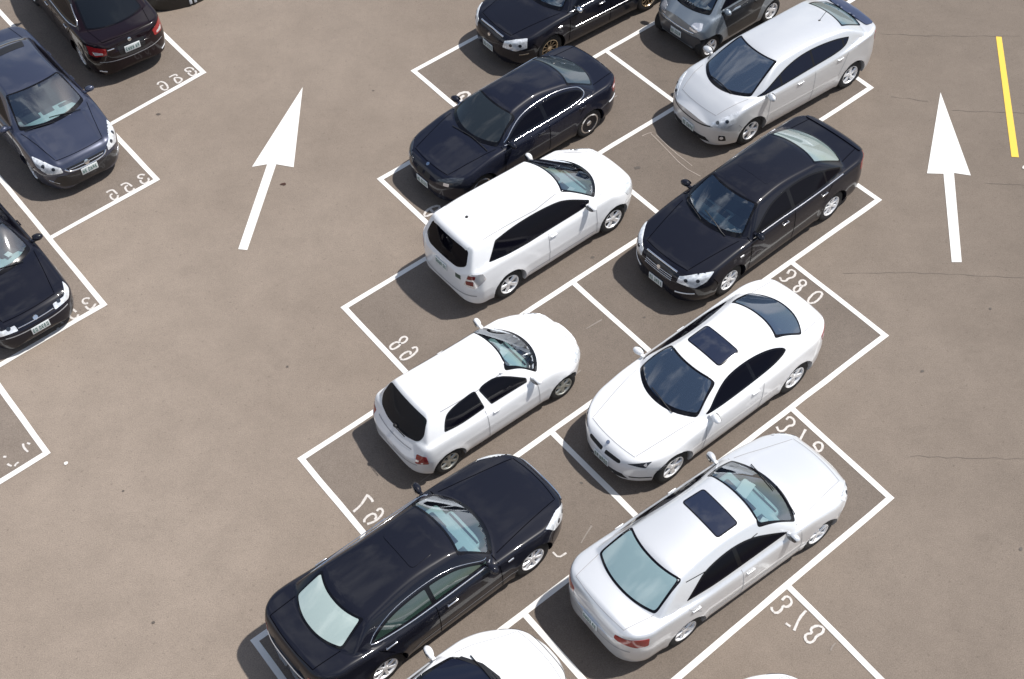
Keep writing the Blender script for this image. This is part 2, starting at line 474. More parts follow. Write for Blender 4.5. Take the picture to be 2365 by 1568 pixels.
            for A, B in zip(rows, rows[1:]):
                for j in range(k - 1): F.append((A + j, A + j + 1, B + j + 1, B + j))
        return link_mesh(name, V, F, mat, parent or s.root)
    # --- body
    def finish_body(s):
        S = s.S; sh = s.sh
        me = bpy.data.meshes.new('body'); me.from_pydata(sh.V, [], sh.F); me.update()
        bm = bmesh.new(); bm.from_mesh(me); bmesh.ops.recalc_face_normals(bm, faces=bm.faces); bm.to_mesh(me); bm.free()
        o = bpy.data.objects.new('body', me); COL.objects.link(o)
        cb = MB(); Rw = sh.R + .048
        for hx in (sh.wb / 2, -sh.wb / 2):
            for sy in (1, -1):
                y0, y1 = sh.W - .30, sh.W + .12
                n = 44; A = []; B = []
                for k in range(n):
                    a = 2 * math.pi * (k + .37) / n; A.append(cb.bm.verts.new((hx + Rw * math.cos(a), sy * y0, sh.R + Rw * math.sin(a)))); B.append(cb.bm.verts.new((hx + Rw * math.cos(a), sy * y1, sh.R + Rw * math.sin(a))))
                for k in range(n): cb.bm.faces.new((A[k], A[(k + 1) % n], B[(k + 1) % n], B[k]))
                cb.bm.faces.new(A[::-1]); cb.bm.faces.new(B)
        c = cb.build('cutter', WELL)
        md = o.modifiers.new('b', 'BOOLEAN'); md.operation = 'DIFFERENCE'; md.object = c; md.solver = 'EXACT'
        dg = bpy.context.evaluated_depsgraph_get(); ev = o.evaluated_get(dg); me2 = bpy.data.meshes.new_from_object(ev)
        bpy.data.objects.remove(o); bpy.data.objects.remove(c)
        bm = bmesh.new(); bm.from_mesh(me2)
        dead = []
        for f in bm.faces:
            cen = f.calc_center_median(); m = 0
            for hx in (sh.wb / 2, -sh.wb / 2):
                dd = math.hypot(cen.x - hx, cen.z - sh.R)
                if dd < Rw + .002 and abs(cen.y) < sh.W - .005 and abs(cen.y) > sh.W - .31:
                    if abs(f.normal.y) < .5 and dd > Rw - .02 or abs(abs(cen.y) - (sh.W - .30)) < .004: m = 1
            if f.normal.z < -.8 and cen.z < .35: m = 1
            f.material_index = m
            if m: continue
            for (d, e1, e2, P) in s.cuts:
                if f.normal.dot(d) > .25 and any(inside((v.co.dot(e1), v.co.dot(e2)), P) for v in f.verts):
                    dead.append(f); break
        bmesh.ops.delete(bm, geom=dead, context='FACES')
        for f in bm.faces: f.smooth = True
        bm.to_mesh(me2); bm.free()
        me2.materials.clear(); me2.materials.append(s.paint); me2.materials.append(WELL)
        me2.set_sharp_from_angle(angle=R(38)); me2.name = 'body'
        b = bpy.data.objects.new('body', me2); COL.objects.link(b); b.parent = s.root; s.body = b
        return b
    # --- glazing
    def windscreen(s, rear=False, mat=None, inset=(.0, .0), yw=None, clear=False, border=.035, name=None, corner=.05, r0=.03, r1=.02):
        xbc, bowb, zb, xtc, bowt, zt = s.S['rw' if rear else 'ws']
        yb, yt = yw; sg = 1 if rear else -1; sc = .60 if rear else .64
        def poly(ra, rt, dy):
            P = []; n = 8
            for k in range(-n, n + 1):
                y = (yb - dy) * k / n; P.append((xbc + sg * bowb * (abs(y) / sc) ** 2.2 + sg * ra, y))
            for k in range(n, -n - 1, -1):
                y = (yt - dy) * k / n; P.append((xtc + sg * bowt * (abs(y) / .52) ** 2.2 - sg * rt, y))
            return roundp_sel(P, corner)
        P2 = poly(r0 if rear else -.012, r1, 0)
        I = poly(r0 + border, r1 + border, border) if rear else poly(.062, r1 + border, border)
        nm = name or ('rear_window' if rear else 'windscreen')
        d = (0, 0, 1)
        o3 = [(p[0], p[1], 0) for p in P2]; i3 = [(p[0], p[1], 0) for p in I]
        r = s.patch(o3, d, [(nm, i3, mat), ('window_border', None, FRIT, 0)], off=.004, sp=.06, cut=[[(p[0], p[1], 0) for p in shrink(I, .004)]] if clear else [])
        return r[0]
    def sidewins(s, dlo, splits, mat=None, clear=False, border=.022, names=None, rr=.05):
        mats = mat if isinstance(mat, list) else [mat] * len(splits)
        for sy in (1, -1):
            P = roundp(soften(dlo), rr * .7); I = shrink(P, border); inners = []
            for (a, b) in splits:
                q = clipx(I, a, b); inners.append(roundp(q, .02, 2))
            on = lambda L: [tuple(s.hit('s', p[0], p[1], sy)[0]) for p in L]
            parts = [((names[i] if names else 'side_window'), on(q), mats[i]) for i, q in enumerate(inners)]
            parts.append(('window_surround', None, FRIT))
            s.patch(on(P), (0, sy, .55), parts, off=.004, sp=.06, cut=[on(shrink(q, .004)) for q in inners] if clear else [])
    def lamp(s, pts, d, mat, name='headlight', inner=(), off=.006, round_=.025, sp=.035, both=True):
        for sy in ((1, -1) if both else (1,)):
            P = roundp([tuple(s.pt(p, sy)) for p in pts], round_, 3); dd = (d[0], d[1] * sy, d[2])
            r = s.patch(P, dd, [(name, None, mat)], off=off, sp=sp)
            for (ip, im, inm) in inner:
                Q = roundp([tuple(s.pt(p, sy)) for p in ip], .015, 3)
                s.patch(Q, dd, [(inm, None, im, r[0])], off=off + .004, sp=sp, skirt=.004)
    def front_lamp(s, yin, zlo, zhi, m, t, side, o, mat=None, bulbs=((.3, .5), (.62, .5)), inner=()):
        s.lamp([('f', yin, zlo), ('f', yin + .01, zhi), ('t', *m), ('t', *t), ('s', *side), ('f', *o)], (1, .75, .6), mat or CLRL, inner=inner, round_=.02)
        for sy in (1, -1):
            for q in bulbs:
                a = s.pt(('f', yin, zlo), sy) * .5 + s.pt(('f', yin, zhi), sy) * .5; b = s.pt(('t', *t), sy) * .35 + s.pt(('s', *side), sy) * .65
                c = a + (b - a) * q[0]; l, n, i, _ = s.sh.bvh.find_nearest(c); s.disc(tuple(l) if sy > 0 else (l.x, -l.y, l.z), .034, (1, .75, .6), DARKLENS, 'headlight_bulb', off=.012, sy=sy)
    def disc(s, p, rad, d, mat, name, parent=None, off=.008, sy=1, n=16, sx=1):
        c = s.pt(p, sy); dd = Vector((d[0], d[1] * sy, d[2])); dv, e1, e2 = s.frame(dd)
        P = [tuple(c + e1 * rad * sx * math.cos(2 * math.pi * k / n) + e2 * rad * math.sin(2 * math.pi * k / n)) for k in range(n)]
        return s.patch(P, dd, [(name, None, mat, parent)], off=off, sp=.03, skirt=.006)[0]
    # --- wheels
    def wheels(s, style='five', rimm=None, rr=.64):
        S = s.S; rad = S['R']; rimm = rimm or ALLOY; rin = rad * rr
        proto = None
        for hx in (S['wb'] / 2, -S['wb'] / 2):
            for sy in (1, -1):
                y0 = S['W'] - .055
                if proto is None:
                    m = MB(); w = .2
                    m.lathe_y([(rin, -.005), (rin + .012, 0), (rad - .035, .004), (rad - .012, -.008), (rad, -.035), (rad, -.165), (rad - .02, -w), (rin, -w)], (0, 0, 0), n=48, closed=True)
                    tyre = m.build('wheel', RUBBER, s.root)
                    kids = [s.rim(style, rimm, rin, rad)]
                    proto = (tyre, kids); t = tyre
                    for k in kids: k.parent = tyre
                else:
                    t = proto[0].copy(); COL.objects.link(t); t.parent = s.root
                    for k in proto[1]:
                        c = k.copy(); COL.objects.link(c); c.parent = t
                t.location = (hx, sy * y0, rad); t.rotation_euler = (0, random.uniform(0, 6.28), math.pi if sy < 0 else 0)
    def rim(s, style, mat, rin, rad):
        m = MB(); q = rin
        m.lathe_y([(q, -.004), (q, .004), (q - .012, .004), (q - .022, -.01), (q - .03, -.06), (q - .03, -.15)], (0, 0, 0), n=48)
        bd = MB(); bd.lathe_y([(q - .028, -.075), (.02, -.07), (.0005, -.07)], (0, 0, 0), n=32); back = bd.build('rim_back', WELL)
        def spoke(a, w0, w1, r0, r1, y0, y1, th=.02, skew=0):
            ca, sa = math.cos(a), math.sin(a); vs = []
            for (r, w, y, k) in ((r0, w0, y0, 0), ((r0 + r1) / 2, (w0 + w1) / 2 * .9, (y0 + y1) / 2 + .004, .5), (r1, w1, y1, 1)):
                for (ww, yy) in ((-w / 2, y - th), (-w / 2 * .7, y), (w / 2 * .7, y), (w / 2, y - th)):
                    t = ww + skew * k; vs.append(m.bm.verts.new((r * ca - t * sa, yy, r * sa + t * ca)))
            for i in (0, 4):
                for j in range(4):
                    m.bm.faces.new((vs[i + j], vs[i + (j + 1) % 4], vs[i + 4 + (j + 1) % 4], vs[i + 4 + j]))
        if style == 'five':
            for k in range(5): spoke(k * 2 * math.pi / 5, .075, .11, .03, q - .01, -.012, -.006)
        elif style == 'fivethin':
            for k in range(5): spoke(k * 2 * math.pi / 5, .07, .06, .03, q - .01, -.012, -.006)
        elif style == 'twin':
            for k in range(5):
                for dlt in (-.16, .16): spoke(k * 2 * math.pi / 5 + dlt, .036, .042, .03, q - .01, -.012, -.006)
        elif style == 'seven':
            for k in range(7): spoke(k * 2 * math.pi / 7, .05, .07, .03, q - .01, -.012, -.006)
        elif style == 'ten':
            for k in range(10): spoke(k * 2 * math.pi / 10, .022, .02, .03, q - .04, -.03, -.012, skew=.03)
        elif style == 'cover':
            for k in range(6): spoke(k * 2 * math.pi / 6, .07, .085, .03, q - .01, -.010, -.004, skew=.05)
        elif style == 'dish':
            m.lathe_y([(q - .005, .006), (q - .03, .008), (q - .032, -.002)], (0, 0, 0), n=48)
        m.lathe_y([(.062, -.03), (.058, -.008), (.03, -.002), (.0005, -.001)], (0, 0, 0), n=20)
        o = m.build('rim', mat)
        back.parent = o; back.name = 'brake_disc'
        if style == 'dish':
            e = MB(); e.lathe_y([(q - .034, -.004), (.07, -.02), (.0005, -.018)], (0, 0, 0), n=32); ee = e.build('hub_cap', ALLOYD); bm2 = ee
            # join dish into the rim mesh
            bm = bmesh.new(); bm.from_mesh(o.data); n0 = len(bm.faces); bm.from_mesh(ee.data); bm.faces.ensure_lookup_table()
            for f in list(bm.faces)[n0:]: f.material_index = 1
            bm.to_mesh(o.data); bm.free(); o.data.materials.append(ALLOYD); bpy.data.objects.remove(ee)
        # keep depth: rim is the sub-part, its dark back is merged
        bm = bmesh.new(); bm.from_mesh(o.data); n0 = len(bm.faces); bm.from_mesh(back.data); bm.faces.ensure_lookup_table()
        k = len(o.data.materials)
        for f in list(bm.faces)[n0:]: f.material_index = k
        bm.to_mesh(o.data); bm.free(); o.data.materials.append(WELL); bpy.data.objects.remove(back)
        return o
    # --- small parts
    def mirrors(s, x, z, mat, y=None, glass=True, size=1):
        for sy in (1, -1):
            l, n = s.hit('s', x, z - .05, sy); yy = abs(l.y)
            m = MB(); rot = Matrix.Rotation(R(-14 * sy), 3, 'Z')
            m.ell((x + .02, sy * (yy + .105), z + .02), (.062 * size, .098 * size, .062 * size), rot)
            # flatten the rear face
            for v in m.bm.verts:
                if v.co.x < x - .025: v.co.x = x - .025 + (v.co.x - x + .025) * .15
            m.box((x + .02, sy * (yy + .02), z - .005), (.06, .10, .045), bev=.01)
            o = m.build('side_mirror', mat, s.root)
            g = MB(); g.ell((x - .034, sy * (yy + .105), z + .02), (.006, .082 * size, .048 * size), rot); g.build('mirror_glass', DARKLENS, o)
    def handles(s, pts, mat, z=.8, L=.16):
        for x, zz in pts:
            for sy in (1, -1):
                l, n = s.hit('s', x, zz, sy); m = MB()
                m.box((l.x, l.y + sy * .018, l.z), (L, .022, .03), bev=.009, seg=3)
                m.box((l.x - L * .4, l.y + sy * .006, l.z), (.02, .03, .024)); m.box((l.x + L * .4, l.y + sy * .006, l.z), (.02, .03, .024))
                m.build('door_handle', mat, s.root)
    def plate(s, front=True, z=.45, y=0, w=.33, h=.15, lean=0):
        k = 'f' if front else 'r'; sg = 1 if front else -1
        l, n = s.hit(k, y, z); l2, _ = s.hit(k, y, z + h / 2); l3, _ = s.hit(k, y, z - h / 2)
        x = max(sg * l.x, sg * l2.x, sg * l3.x) if lean == 0 else sg * l.x
        rot = Matrix.Rotation(-lean * sg, 3, 'Y')
        c = Vector((sg * (x + .012), y, z))
        o = MB().box(c, (.012, w, h), rot=rot, bev=.004).build('number_plate', PLATE, s.root)
        m = MB(); rnd = random.Random(int(w * 1000 + z * 977 + s.root.location.x * 100))
        for i in range(6):
            yy = (i - 2.5) * w / 7.0 + (.010 if i > 1 else -.010); cw = w * .085; chh = h * .52
            q = [(-1, 0, 0), (1, 0, 0), (0, 1, 1), (0, 0, 1), (0, -1, 1)]
            for (sx, sz, hor) in rnd.sample(q, 4):
                m.box(c + rot @ Vector((sg * .0075, yy + sx * cw * .42, sz * chh * .46)), (.003, cw if hor else w * .022, h * .09 if hor else chh), rot=rot)
        m.build('plate_characters', PLATEG, o)
    def wipers(s, pairs, mat=BLACKPL):
        for a, b in pairs:
            m = MB(); pts = []
            for k in range(7):
                t = k / 6; l, n = s.hit('t', a[0] + (b[0] - a[0]) * t, a[1] + (b[1] - a[1]) * t); pts.append(l + n * .02)
            m.tube(pts, .009, 6); m.build('wiper', mat, s.root)
    def emblem(s, p, rad=.035, d=(1, 0, .6), mat=None):
        s.disc(p, rad, d, mat or CHROME, 'emblem', off=.01)
    def bar(s, name, lines, w, mat, rise=.012, parent=None): return s.ribbon(name, lines, w, mat, parent=parent, rise=rise)
    def interior(s, seat=SEATG, dash=DASH, rhd=1, paper=None, rear=True):
        xb = s.S['ws'][0]; xt = s.S['ws'][3]; root = s.root
        xr0 = max(-1.5, s.sh.xr + .45); xf0 = min(xb - .25, s.sh.wb / 2 - .45); m = MB(); m.box(((xf0 + xr0) / 2, 0, .36), (xf0 - xr0, (s.sh.W - .34) * 2, .06), bev=.01); m.build('cabin_floor', SEATD, root)
        zc = s.S['ws'][2] - .14; wd = (s.S['pts'][0][1] - .03) * 2
        m = MB(); m.box((xb - .46, 0, zc - .06), (.34, wd, .20), bev=.06, seg=4); m.box((xb - .27, 0, zc - .05), (.2, wd * .62, .14), bev=.05, seg=3)
        m.box((xb - .62, 0, .62), (.25, .26, .35), bev=.04); db = m.build('dashboard', dash, root)
        MB().box((xb - .54, .34 * rhd, zc + .035), (.22, .36, .09), bev=.035, seg=3).build('instrument_hood', SEATD, db)
        MB().box((xb - .25, 0, zc + .021), (.035, wd * .55, .008)).build('defroster_slot', BLACKPL, db)
        MB().box((xb - .52, -.02 * rhd, zc + .045), (.13, .24, .025), bev=.01).build('dashboard_tray', SEATD, db)
        MB().box((xb - .50, -.40 * rhd, zc + .042), (.10, .30, .006), bev=.002).build('airbag_cover', DASH, db)
        for sy in (1, -1):
            x0 = xt - .42; m = MB(); ro = Matrix.Rotation(R(-20), 3, 'Y')
            m.box((x0 + .1, sy * .35, .50), (.52, .50, .17), bev=.06, seg=3)
            m.box((x0 - .22, sy * .35, .80), (.14, .48, .60), rot=ro, bev=.06, seg=3)
            m.box((x0 - .34, sy * .35, 1.17), (.10, .26, .18), rot=ro, bev=.045, seg=3); m.build('seat', seat, root)
        if rear:
            bx = max(x0 - 1.25, s.S['pts'][3][0] + .52); m = MB(); m.box((bx + .3, 0, .52), (.5, 1.1, .16), bev=.06, seg=3); m.box((bx, 0, .76), (.14, 1.1, .46), rot=ro, bev=.06, seg=3); m.build('rear_bench', seat, root)
        m = MB(); c = Vector((xb - .76, .34 * rhd, zc + .03)); ro = Matrix.Rotation(R(-62), 3, 'Y'); pts = [c + ro @ Vector((.185 * math.cos(a), .185 * math.sin(a), 0)) for a in np.linspace(0, 2 * math.pi, 29)]
        m.tube(pts, .015, 8); m.tube([c + ro @ Vector((0, -.17, 0)), c, c + ro @ Vector((0, .17, 0))], .018, 6); m.ell(c, (.06, .06, .03), ro, 12, 8); m.build('steering_wheel', BLACKPL, root)
        m = MB(); m.box((xt + .10, 0, s.S['ws'][5] - .12), (.03, .22, .06), bev=.012); m.build('inner_mirror', BLACKPL, root)
        if paper:
            for (x, y, z, a, b) in paper: MB().box((x, y, z), (a, b, .006), rot=Matrix.Rotation(.3, 3, 'Z')).build('paper_sheet', PAPER, root)

def roundp_sel(P, r):
    out = []
    for i in range(len(P)):
        p = Vector(P[i]); a = Vector(P[i - 1]) - p; b = Vector(P[(i + 1) % len(P)]) - p
        if a.length > 1e-6 and b.length > 1e-6 and a.normalized().dot(b.normalized()) > -.85:
            ra = min(r, a.length * .45); rb = min(r, b.length * .45); A = p + a.normalized() * ra; B = p + b.normalized() * rb
            for k in range(5):
                t = k / 4; q = (1 - t) ** 2 * A + 2 * t * (1 - t) * p + t * t * B; out.append((q.x, q.y))
        else: out.append((p.x, p.y))
    return out

def spec(W, xf, xr, wb, R_, zh, WB, WT, RT, RB, H, belt=None, zt=None, zcowl=None, bows=(.22, .09, .10, .16), side=None, hatch=False, nosez=.50, tail=None, **kw):
    """WB, WT, RT, RB: corner points (x, y, z) of windscreen base and top, rear glass top and base"""
    b0, b1, b2, b3 = bows
    zc = zcowl or WB[2] + .02; belt = belt or zc + .01; zt = zt or RB[2] + .03
    xbc = WB[0] + b0; xtc = WT[0] + b1
    if hatch:
        deck = [(xr, .50), (xr + .015, .60), (xr + .05, .74), (xr + .10, .84), (xr + .17, RB[2] + .00), (xr + .34, belt + .03)]
    else:
        deck = [(xr, .52), (xr + .015, .66), (xr + .05, zt - .15), (xr + .10, zt - .035), (xr + .17, zt + .002), (xr + .34, zt + .006), (RB[0] - .1, zt + .005), (RT[0], belt + .03)]
    if tail: deck = tail
    deck += [(0, belt + .005), (WB[0] - .1, zc), (xbc + .02, zc - .015)] + ([((xbc + xf - .36) / 2, zc - .5 * (zc - zh) + .01), (xf - .36, zh + .015)] if xf - .5 > xbc else []) + [(xf - .20, zh - .02), (xf - .11, zh - .07), (xf - .045, zh - .17), (xf - .012, nosez + .06), (xf, nosez)]
    if kw.get('front'): deck = [q for q in deck if q[0] < kw['front'][0][0] - .02] + kw.pop('front')
    rc = kw.pop('rc', .045); kw['rcrown'] = rc
    zwt = WT[2] + rc * (WT[1] / .55) ** 2; zrt = RT[2] + rc * (RT[1] / .55) ** 2
    roof = [(2.5, zwt - .30), (xtc, zwt - .0), (xtc - .25, zwt + .55 * (H - zwt)), ((xtc + RT[0]) / 2 + .05, H), (RT[0] + .1, zrt + .35 * (H - zrt)), (RT[0] - b2, zrt), (-2.6, zrt - .25)]
    bot = [(xr, .40), (xr + .02, .34), (xr + .08, .28), (xr + .3, .235), (-wb / 2 + .4, .20), (wb / 2 - .4, .19), (xf - .4, .19), (xf - .1, .20), (xf - .03, .25), (xf, .34)]
    side = side or (W - .075, WT[1] + .055, WT[2])
    d = dict(W=W, xf=xf, xr=xr, wb=wb, R=R_, deck=deck, bot=bot, roof=roof, zh=zh, H=H,
             ws=(xbc, b0 * (.64 / WB[1]) ** 2.2, zc - .02, xtc, b1 * (.52 / WT[1]) ** 2.2, zwt), rw=(RB[0] - b3, b3 * (.60 / RB[1]) ** 2.2, (RB[2] if hatch else zt - .02), RT[0] - b2, b2 * (.52 / RT[1]) ** 2.2, zrt), side=side)
    d.update(kw); d['pts'] = (WB, WT, RT, RB); return d

# ------------------------------------------------------------------ ground and markings
def asphalt(name, c0, c1, grad=True):
    m = bpy.data.materials.new(name); m.use_nodes = True; nt = m.node_tree; b = nt.nodes['Principled BSDF']; L = nt.links.new
    t = nt.nodes.new('ShaderNodeTexCoord'); P = t.outputs['Object']
    def noise(sc, det=4, ro=.5):
        n = nt.nodes.new('ShaderNodeTexNoise'); n.inputs['Scale'].default_value = sc; n.inputs['Detail'].default_value = det; n.inputs['Roughness'].default_value = ro; L(P, n.inputs['Vector']); return n.outputs['Fac']
    def mr(v, a, b_, c, d):
        n = nt.nodes.new('ShaderNodeMapRange'); n.inputs[1].default_value = a; n.inputs[2].default_value = b_; n.inputs[3].default_value = c; n.inputs[4].default_value = d; L(v, n.inputs[0]); return n.outputs[0]
    def mul(a, b_):
        n = nt.nodes.new('ShaderNodeMath'); n.operation = 'MULTIPLY'; L(a, n.inputs[0]); L(b_, n.inputs[1]); return n.outputs[0]
    base = nt.nodes.new('ShaderNodeMixRGB'); base.inputs[1].default_value = (*c0, 1); base.inputs[2].default_value = (*c1, 1)
    L(mr(noise(.22, 3, .5), .35, .65, 0, 1), base.inputs[0])
    v = mul(mr(noise(55, 3, .7), .3, .7, .76, 1.24), mr(noise(1.6, 5, .6), .3, .7, .93, 1.07))
    v = mul(v, mr(noise(9, 4, .6), .3, .7, .96, 1.04))
    vo = nt.nodes.new('ShaderNodeTexVoronoi'); vo.inputs['Scale'].default_value = 46; L(P, vo.inputs['Vector'])
    v = mul(v, mr(vo.outputs['Distance'], .0, .45, .90, 1.03))
    # scattered darker crumbs and oily patches
    v = mul(v, mr(noise(17, 2, .4), .66, .74, 1, .80)); v = mul(v, mr(noise(.9, 6, .65), .62, .80, 1, .84))
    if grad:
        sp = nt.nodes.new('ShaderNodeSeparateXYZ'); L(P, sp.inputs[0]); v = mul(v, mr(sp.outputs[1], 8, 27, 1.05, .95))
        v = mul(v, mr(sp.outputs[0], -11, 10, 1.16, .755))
    mm = nt.nodes.new('ShaderNodeMixRGB'); mm.blend_type = 'MULTIPLY'; mm.inputs[0].default_value = 1; L(base.outputs[0], mm.inputs[1]); L(v, mm.inputs[2]); L(mm.outputs[0], b.inputs['Base Color'])
    b.inputs['Roughness'].default_value = .85; b.inputs['Specular IOR Level'].default_value = .3
    bp = nt.nodes.new('ShaderNodeBump'); bp.inputs['Strength'].default_value = .45; bp.inputs['Distance'].default_value = .006; L(noise(70, 3, .7), bp.inputs['Height']); L(bp.outputs[0], b.inputs['Normal'])
    return m
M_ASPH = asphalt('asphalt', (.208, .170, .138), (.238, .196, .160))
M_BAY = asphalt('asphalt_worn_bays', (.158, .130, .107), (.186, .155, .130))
def worn_paint(name, c, wear=.5, soft=False):
    m = bpy.data.materials.new(name); m.use_nodes = True; nt = m.node_tree; b = nt.nodes['Principled BSDF']; L = nt.links.new
    t = nt.nodes.new('ShaderNodeTexCoord'); n = nt.nodes.new('ShaderNodeTexNoise'); n.inputs['Scale'].default_value = 26; n.inputs['Detail'].default_value = 6; n.inputs['Roughness'].default_value = .65
    L(t.outputs['Object'], n.inputs['Vector']); r = nt.nodes.new('ShaderNodeMapRange'); r.inputs[1].default_value = .66 - wear * .22; r.inputs[2].default_value = .86 - wear * .22; L(n.outputs['Fac'], r.inputs[0])
    mx = nt.nodes.new('ShaderNodeMixRGB'); mx.inputs[1].default_value = (*c, 1); mx.inputs[2].default_value = (c[0] * .45 + .1, c[1] * .45 + .08, c[2] * .45 + .07, 1); L(r.outputs[0], mx.inputs[0]); L(mx.outputs[0], b.inputs['Base Color']); b.inputs['Roughness'].default_value = .7
    return m
M_LINE = worn_paint('road_paint_white', (.74, .73, .70), .1)
M_NUM = worn_paint('road_paint_faded', (.60, .57, .54), .75)
M_YEL = worn_paint('road_paint_yellow', (.78, .52, .07), .1)
def sheet(name, polys, z, mat, **k):
    V = []; F = []
    for P in polys:
        b = len(V); V += [(x, y, z) for x, y in P]; F.append(tuple(range(b, b + len(P))) if area2(P) > 0 else tuple(range(b, b + len(P)))[::-1])
    o = link_mesh(name, V, F, mat, smooth=False); return tag(o, **k)
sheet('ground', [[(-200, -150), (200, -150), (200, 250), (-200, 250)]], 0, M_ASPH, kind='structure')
UU = Vector((.7955, .606)); VV = Vector((.585, -.811))
Lp = {-1: (-1.769, 22.471), 0: (-2.396, 19.257), 1: (-2.967, 15.988), 2: (-3.543, 12.751), 3: (-4.047, 9.512), 4: (-4.56, 6.27)}
Rp = {2: (7.548, 21.201), 3: (7.03, 18.002), 4: (6.447, 14.718), 5: (5.824, 11.429), 1: (8.15, 24.4), 0: (8.73, 27.7), -1: (9.33, 30.9), 6: (5.2, 8.15)}
Lp[5] = (-5.07, 3.03)
Mp = {0: (2.315, 22.771), 2: (1.146, 16.32), 3: (.552, 13.069), 4: (-.052, 9.772), 1: (1.72, 19.54), -1: (2.92, 25.99), 5: (-.64, 6.5)}
Tp = {3: (5.156, 16.51), 4: (4.585, 13.259), 5: (3.991, 9.935), 2: (5.74, 19.76), 1: (6.33, 23.0), 0: (6.93, 26.25)}
M_LINES = []
def seg(a, b, w=.098, ext=0.049):
    a = Vector(a); b = Vector(b); d = (b - a).normalized(); n = Vector((-d.y, d.x)) * w / 2; a = a - d * ext; b = b + d * ext
    N = max(2, int((b - a).length / .5)); l = []; r = []
    for i in range(N + 1):
        q = a + (b - a) * i / N; k = 1 + random.uniform(-.05, .05); o = n.normalized() * random.uniform(-.004, .004)
        l.append(tuple(q + n * k + o)); r.append(tuple(q - n * k + o))
    M_LINES.append(l + r[::-1])
def isec(p, d, a, b):
    p = Vector(p); a = Vector(a); e = Vector(b) - a; t = ((a.x - p.x) * e.y - (a.y - p.y) * e.x) / (d.x * e.y - d.y * e.x); return p + d * t
for i in range(-1, 6): seg(Lp[i], Rp[i])
flush = []
for i in range(-1, 5):
    seg(isec(Mp[i], VV, Lp[i], Rp[i]), isec(Mp[i], VV, Lp[i + 1], Rp[i + 1]), ext=0)
    seg(Vector(Lp[i]), isec(Lp[i], VV, Lp[i + 1], Rp[i + 1]), ext=0)
for i in (1, 2, 3, 4, 5):
    if i in Tp and i + 1 in Rp: seg(isec(Tp[i], VV, Lp[i], Rp[i]), Vector(Rp[i + 1]), ext=0)
PP = [(-6.205, 22.766), (-6.785, 19.566), (-7.331, 16.355), (-7.789, 13.134)]
PD = Vector((-.597, .802))
for k, p in enumerate(PP):
    seg(p, Vector(p) + PD * 7.6)
    nx = PP[k + 1] if k < 3 else (-8.3, 9.9)
    q = isec(p, -Vector((.757, .653)) if k == 0 else -Vector((.782, .623)), nx, Vector(nx) + PD)
    seg(Vector(p), q, ext=0)
# every stripe is a sheet; stripes that cross are lifted a fraction so no two share a plane
V = []; F = []
for i, P in enumerate(M_LINES):
    b = len(V); z = .006 + .00012 * i; V += [(x, y, z) for x, y in P]; F.append(tuple(range(b, b + len(P))) if area2(P) > 0 else tuple(range(b, b + len(P)))[::-1])
tag(link_mesh('parking_lines', V, F, M_LINE, smooth=False), kind='structure')
# worn asphalt inside the bays
bays = []
for i in range(-1, 5):
    a, b = Vector(Lp[i]), Vector(Rp[i])
    if i >= 1: br = Vector(Rp[i + 1]); tr = Vector(Tp[i]) if i in Tp else b
    else: br = Vector(Rp[i + 1]); tr = isec(br, -VV, a, b)
    bl = isec(a, VV, Lp[i + 1], Rp[i + 1])
    bays.append([tuple(a), tuple(bl), tuple(br), tuple(tr)])
for i in range(5): pass
for k, p in enumerate(PP):
    nx = PP[k + 1] if k < 3 else (-8.3, 9.9); q = isec(p, -Vector((.782, .623)), nx, Vector(nx) + PD)
    bays.append([tuple(Vector(p)), tuple(Vector(p) + PD * 7.6), tuple(q + PD * 7.6), tuple(q)])
V = []; F = []
for i, P in enumerate(bays):
    b = len(V); z = .0028 + .0002 * (i % 12); V += [(x, y, z) for x, y in P]; F.append(tuple(range(b, b + 4)) if area2(P) > 0 else tuple(range(b, b + 4))[::-1])
tag(link_mesh('bay_asphalt', V, F, M_BAY, smooth=False), kind='structure')

def arrow(P, label):
    c = Vector((sum(p[0] for p in P) / len(P), sum(p[1] for p in P) / len(P)))
    o = link_mesh('painted_arrow', [(x - c.x, y - c.y, 0) for x, y in P], [tuple(range(len(P))) if area2(P) > 0 else tuple(range(len(P)))[::-1]], M_LINE, smooth=False)
    o.location = (c.x, c.y, .0075); tag(o, label, 'road arrow', 'white arrows painted on the lanes')
arrow([(-4.074, 22.123), (-4.111, 19.713), (-4.46, 19.825), (-4.837, 17.533), (-5.01, 17.568), (-4.64, 19.838), (-4.935, 19.786)], 'tilted white arrow painted on the lane between the left and middle bays')
arrow([(8.907, 20.947), (8.903, 18.523), (8.604, 18.616), (8.178, 16.322), (8.001, 16.334), (8.402, 18.607), (8.095, 18.642)], 'white arrow painted on the right lane beside the yellow line')
o = sheet('yellow_line', [[(10.476, 22.617), (10.588, 22.594), (9.941, 18.952), (9.805, 18.975)]], .0075, M_YEL)
tag(o, 'single yellow line painted on the asphalt at the right edge', 'road marking')
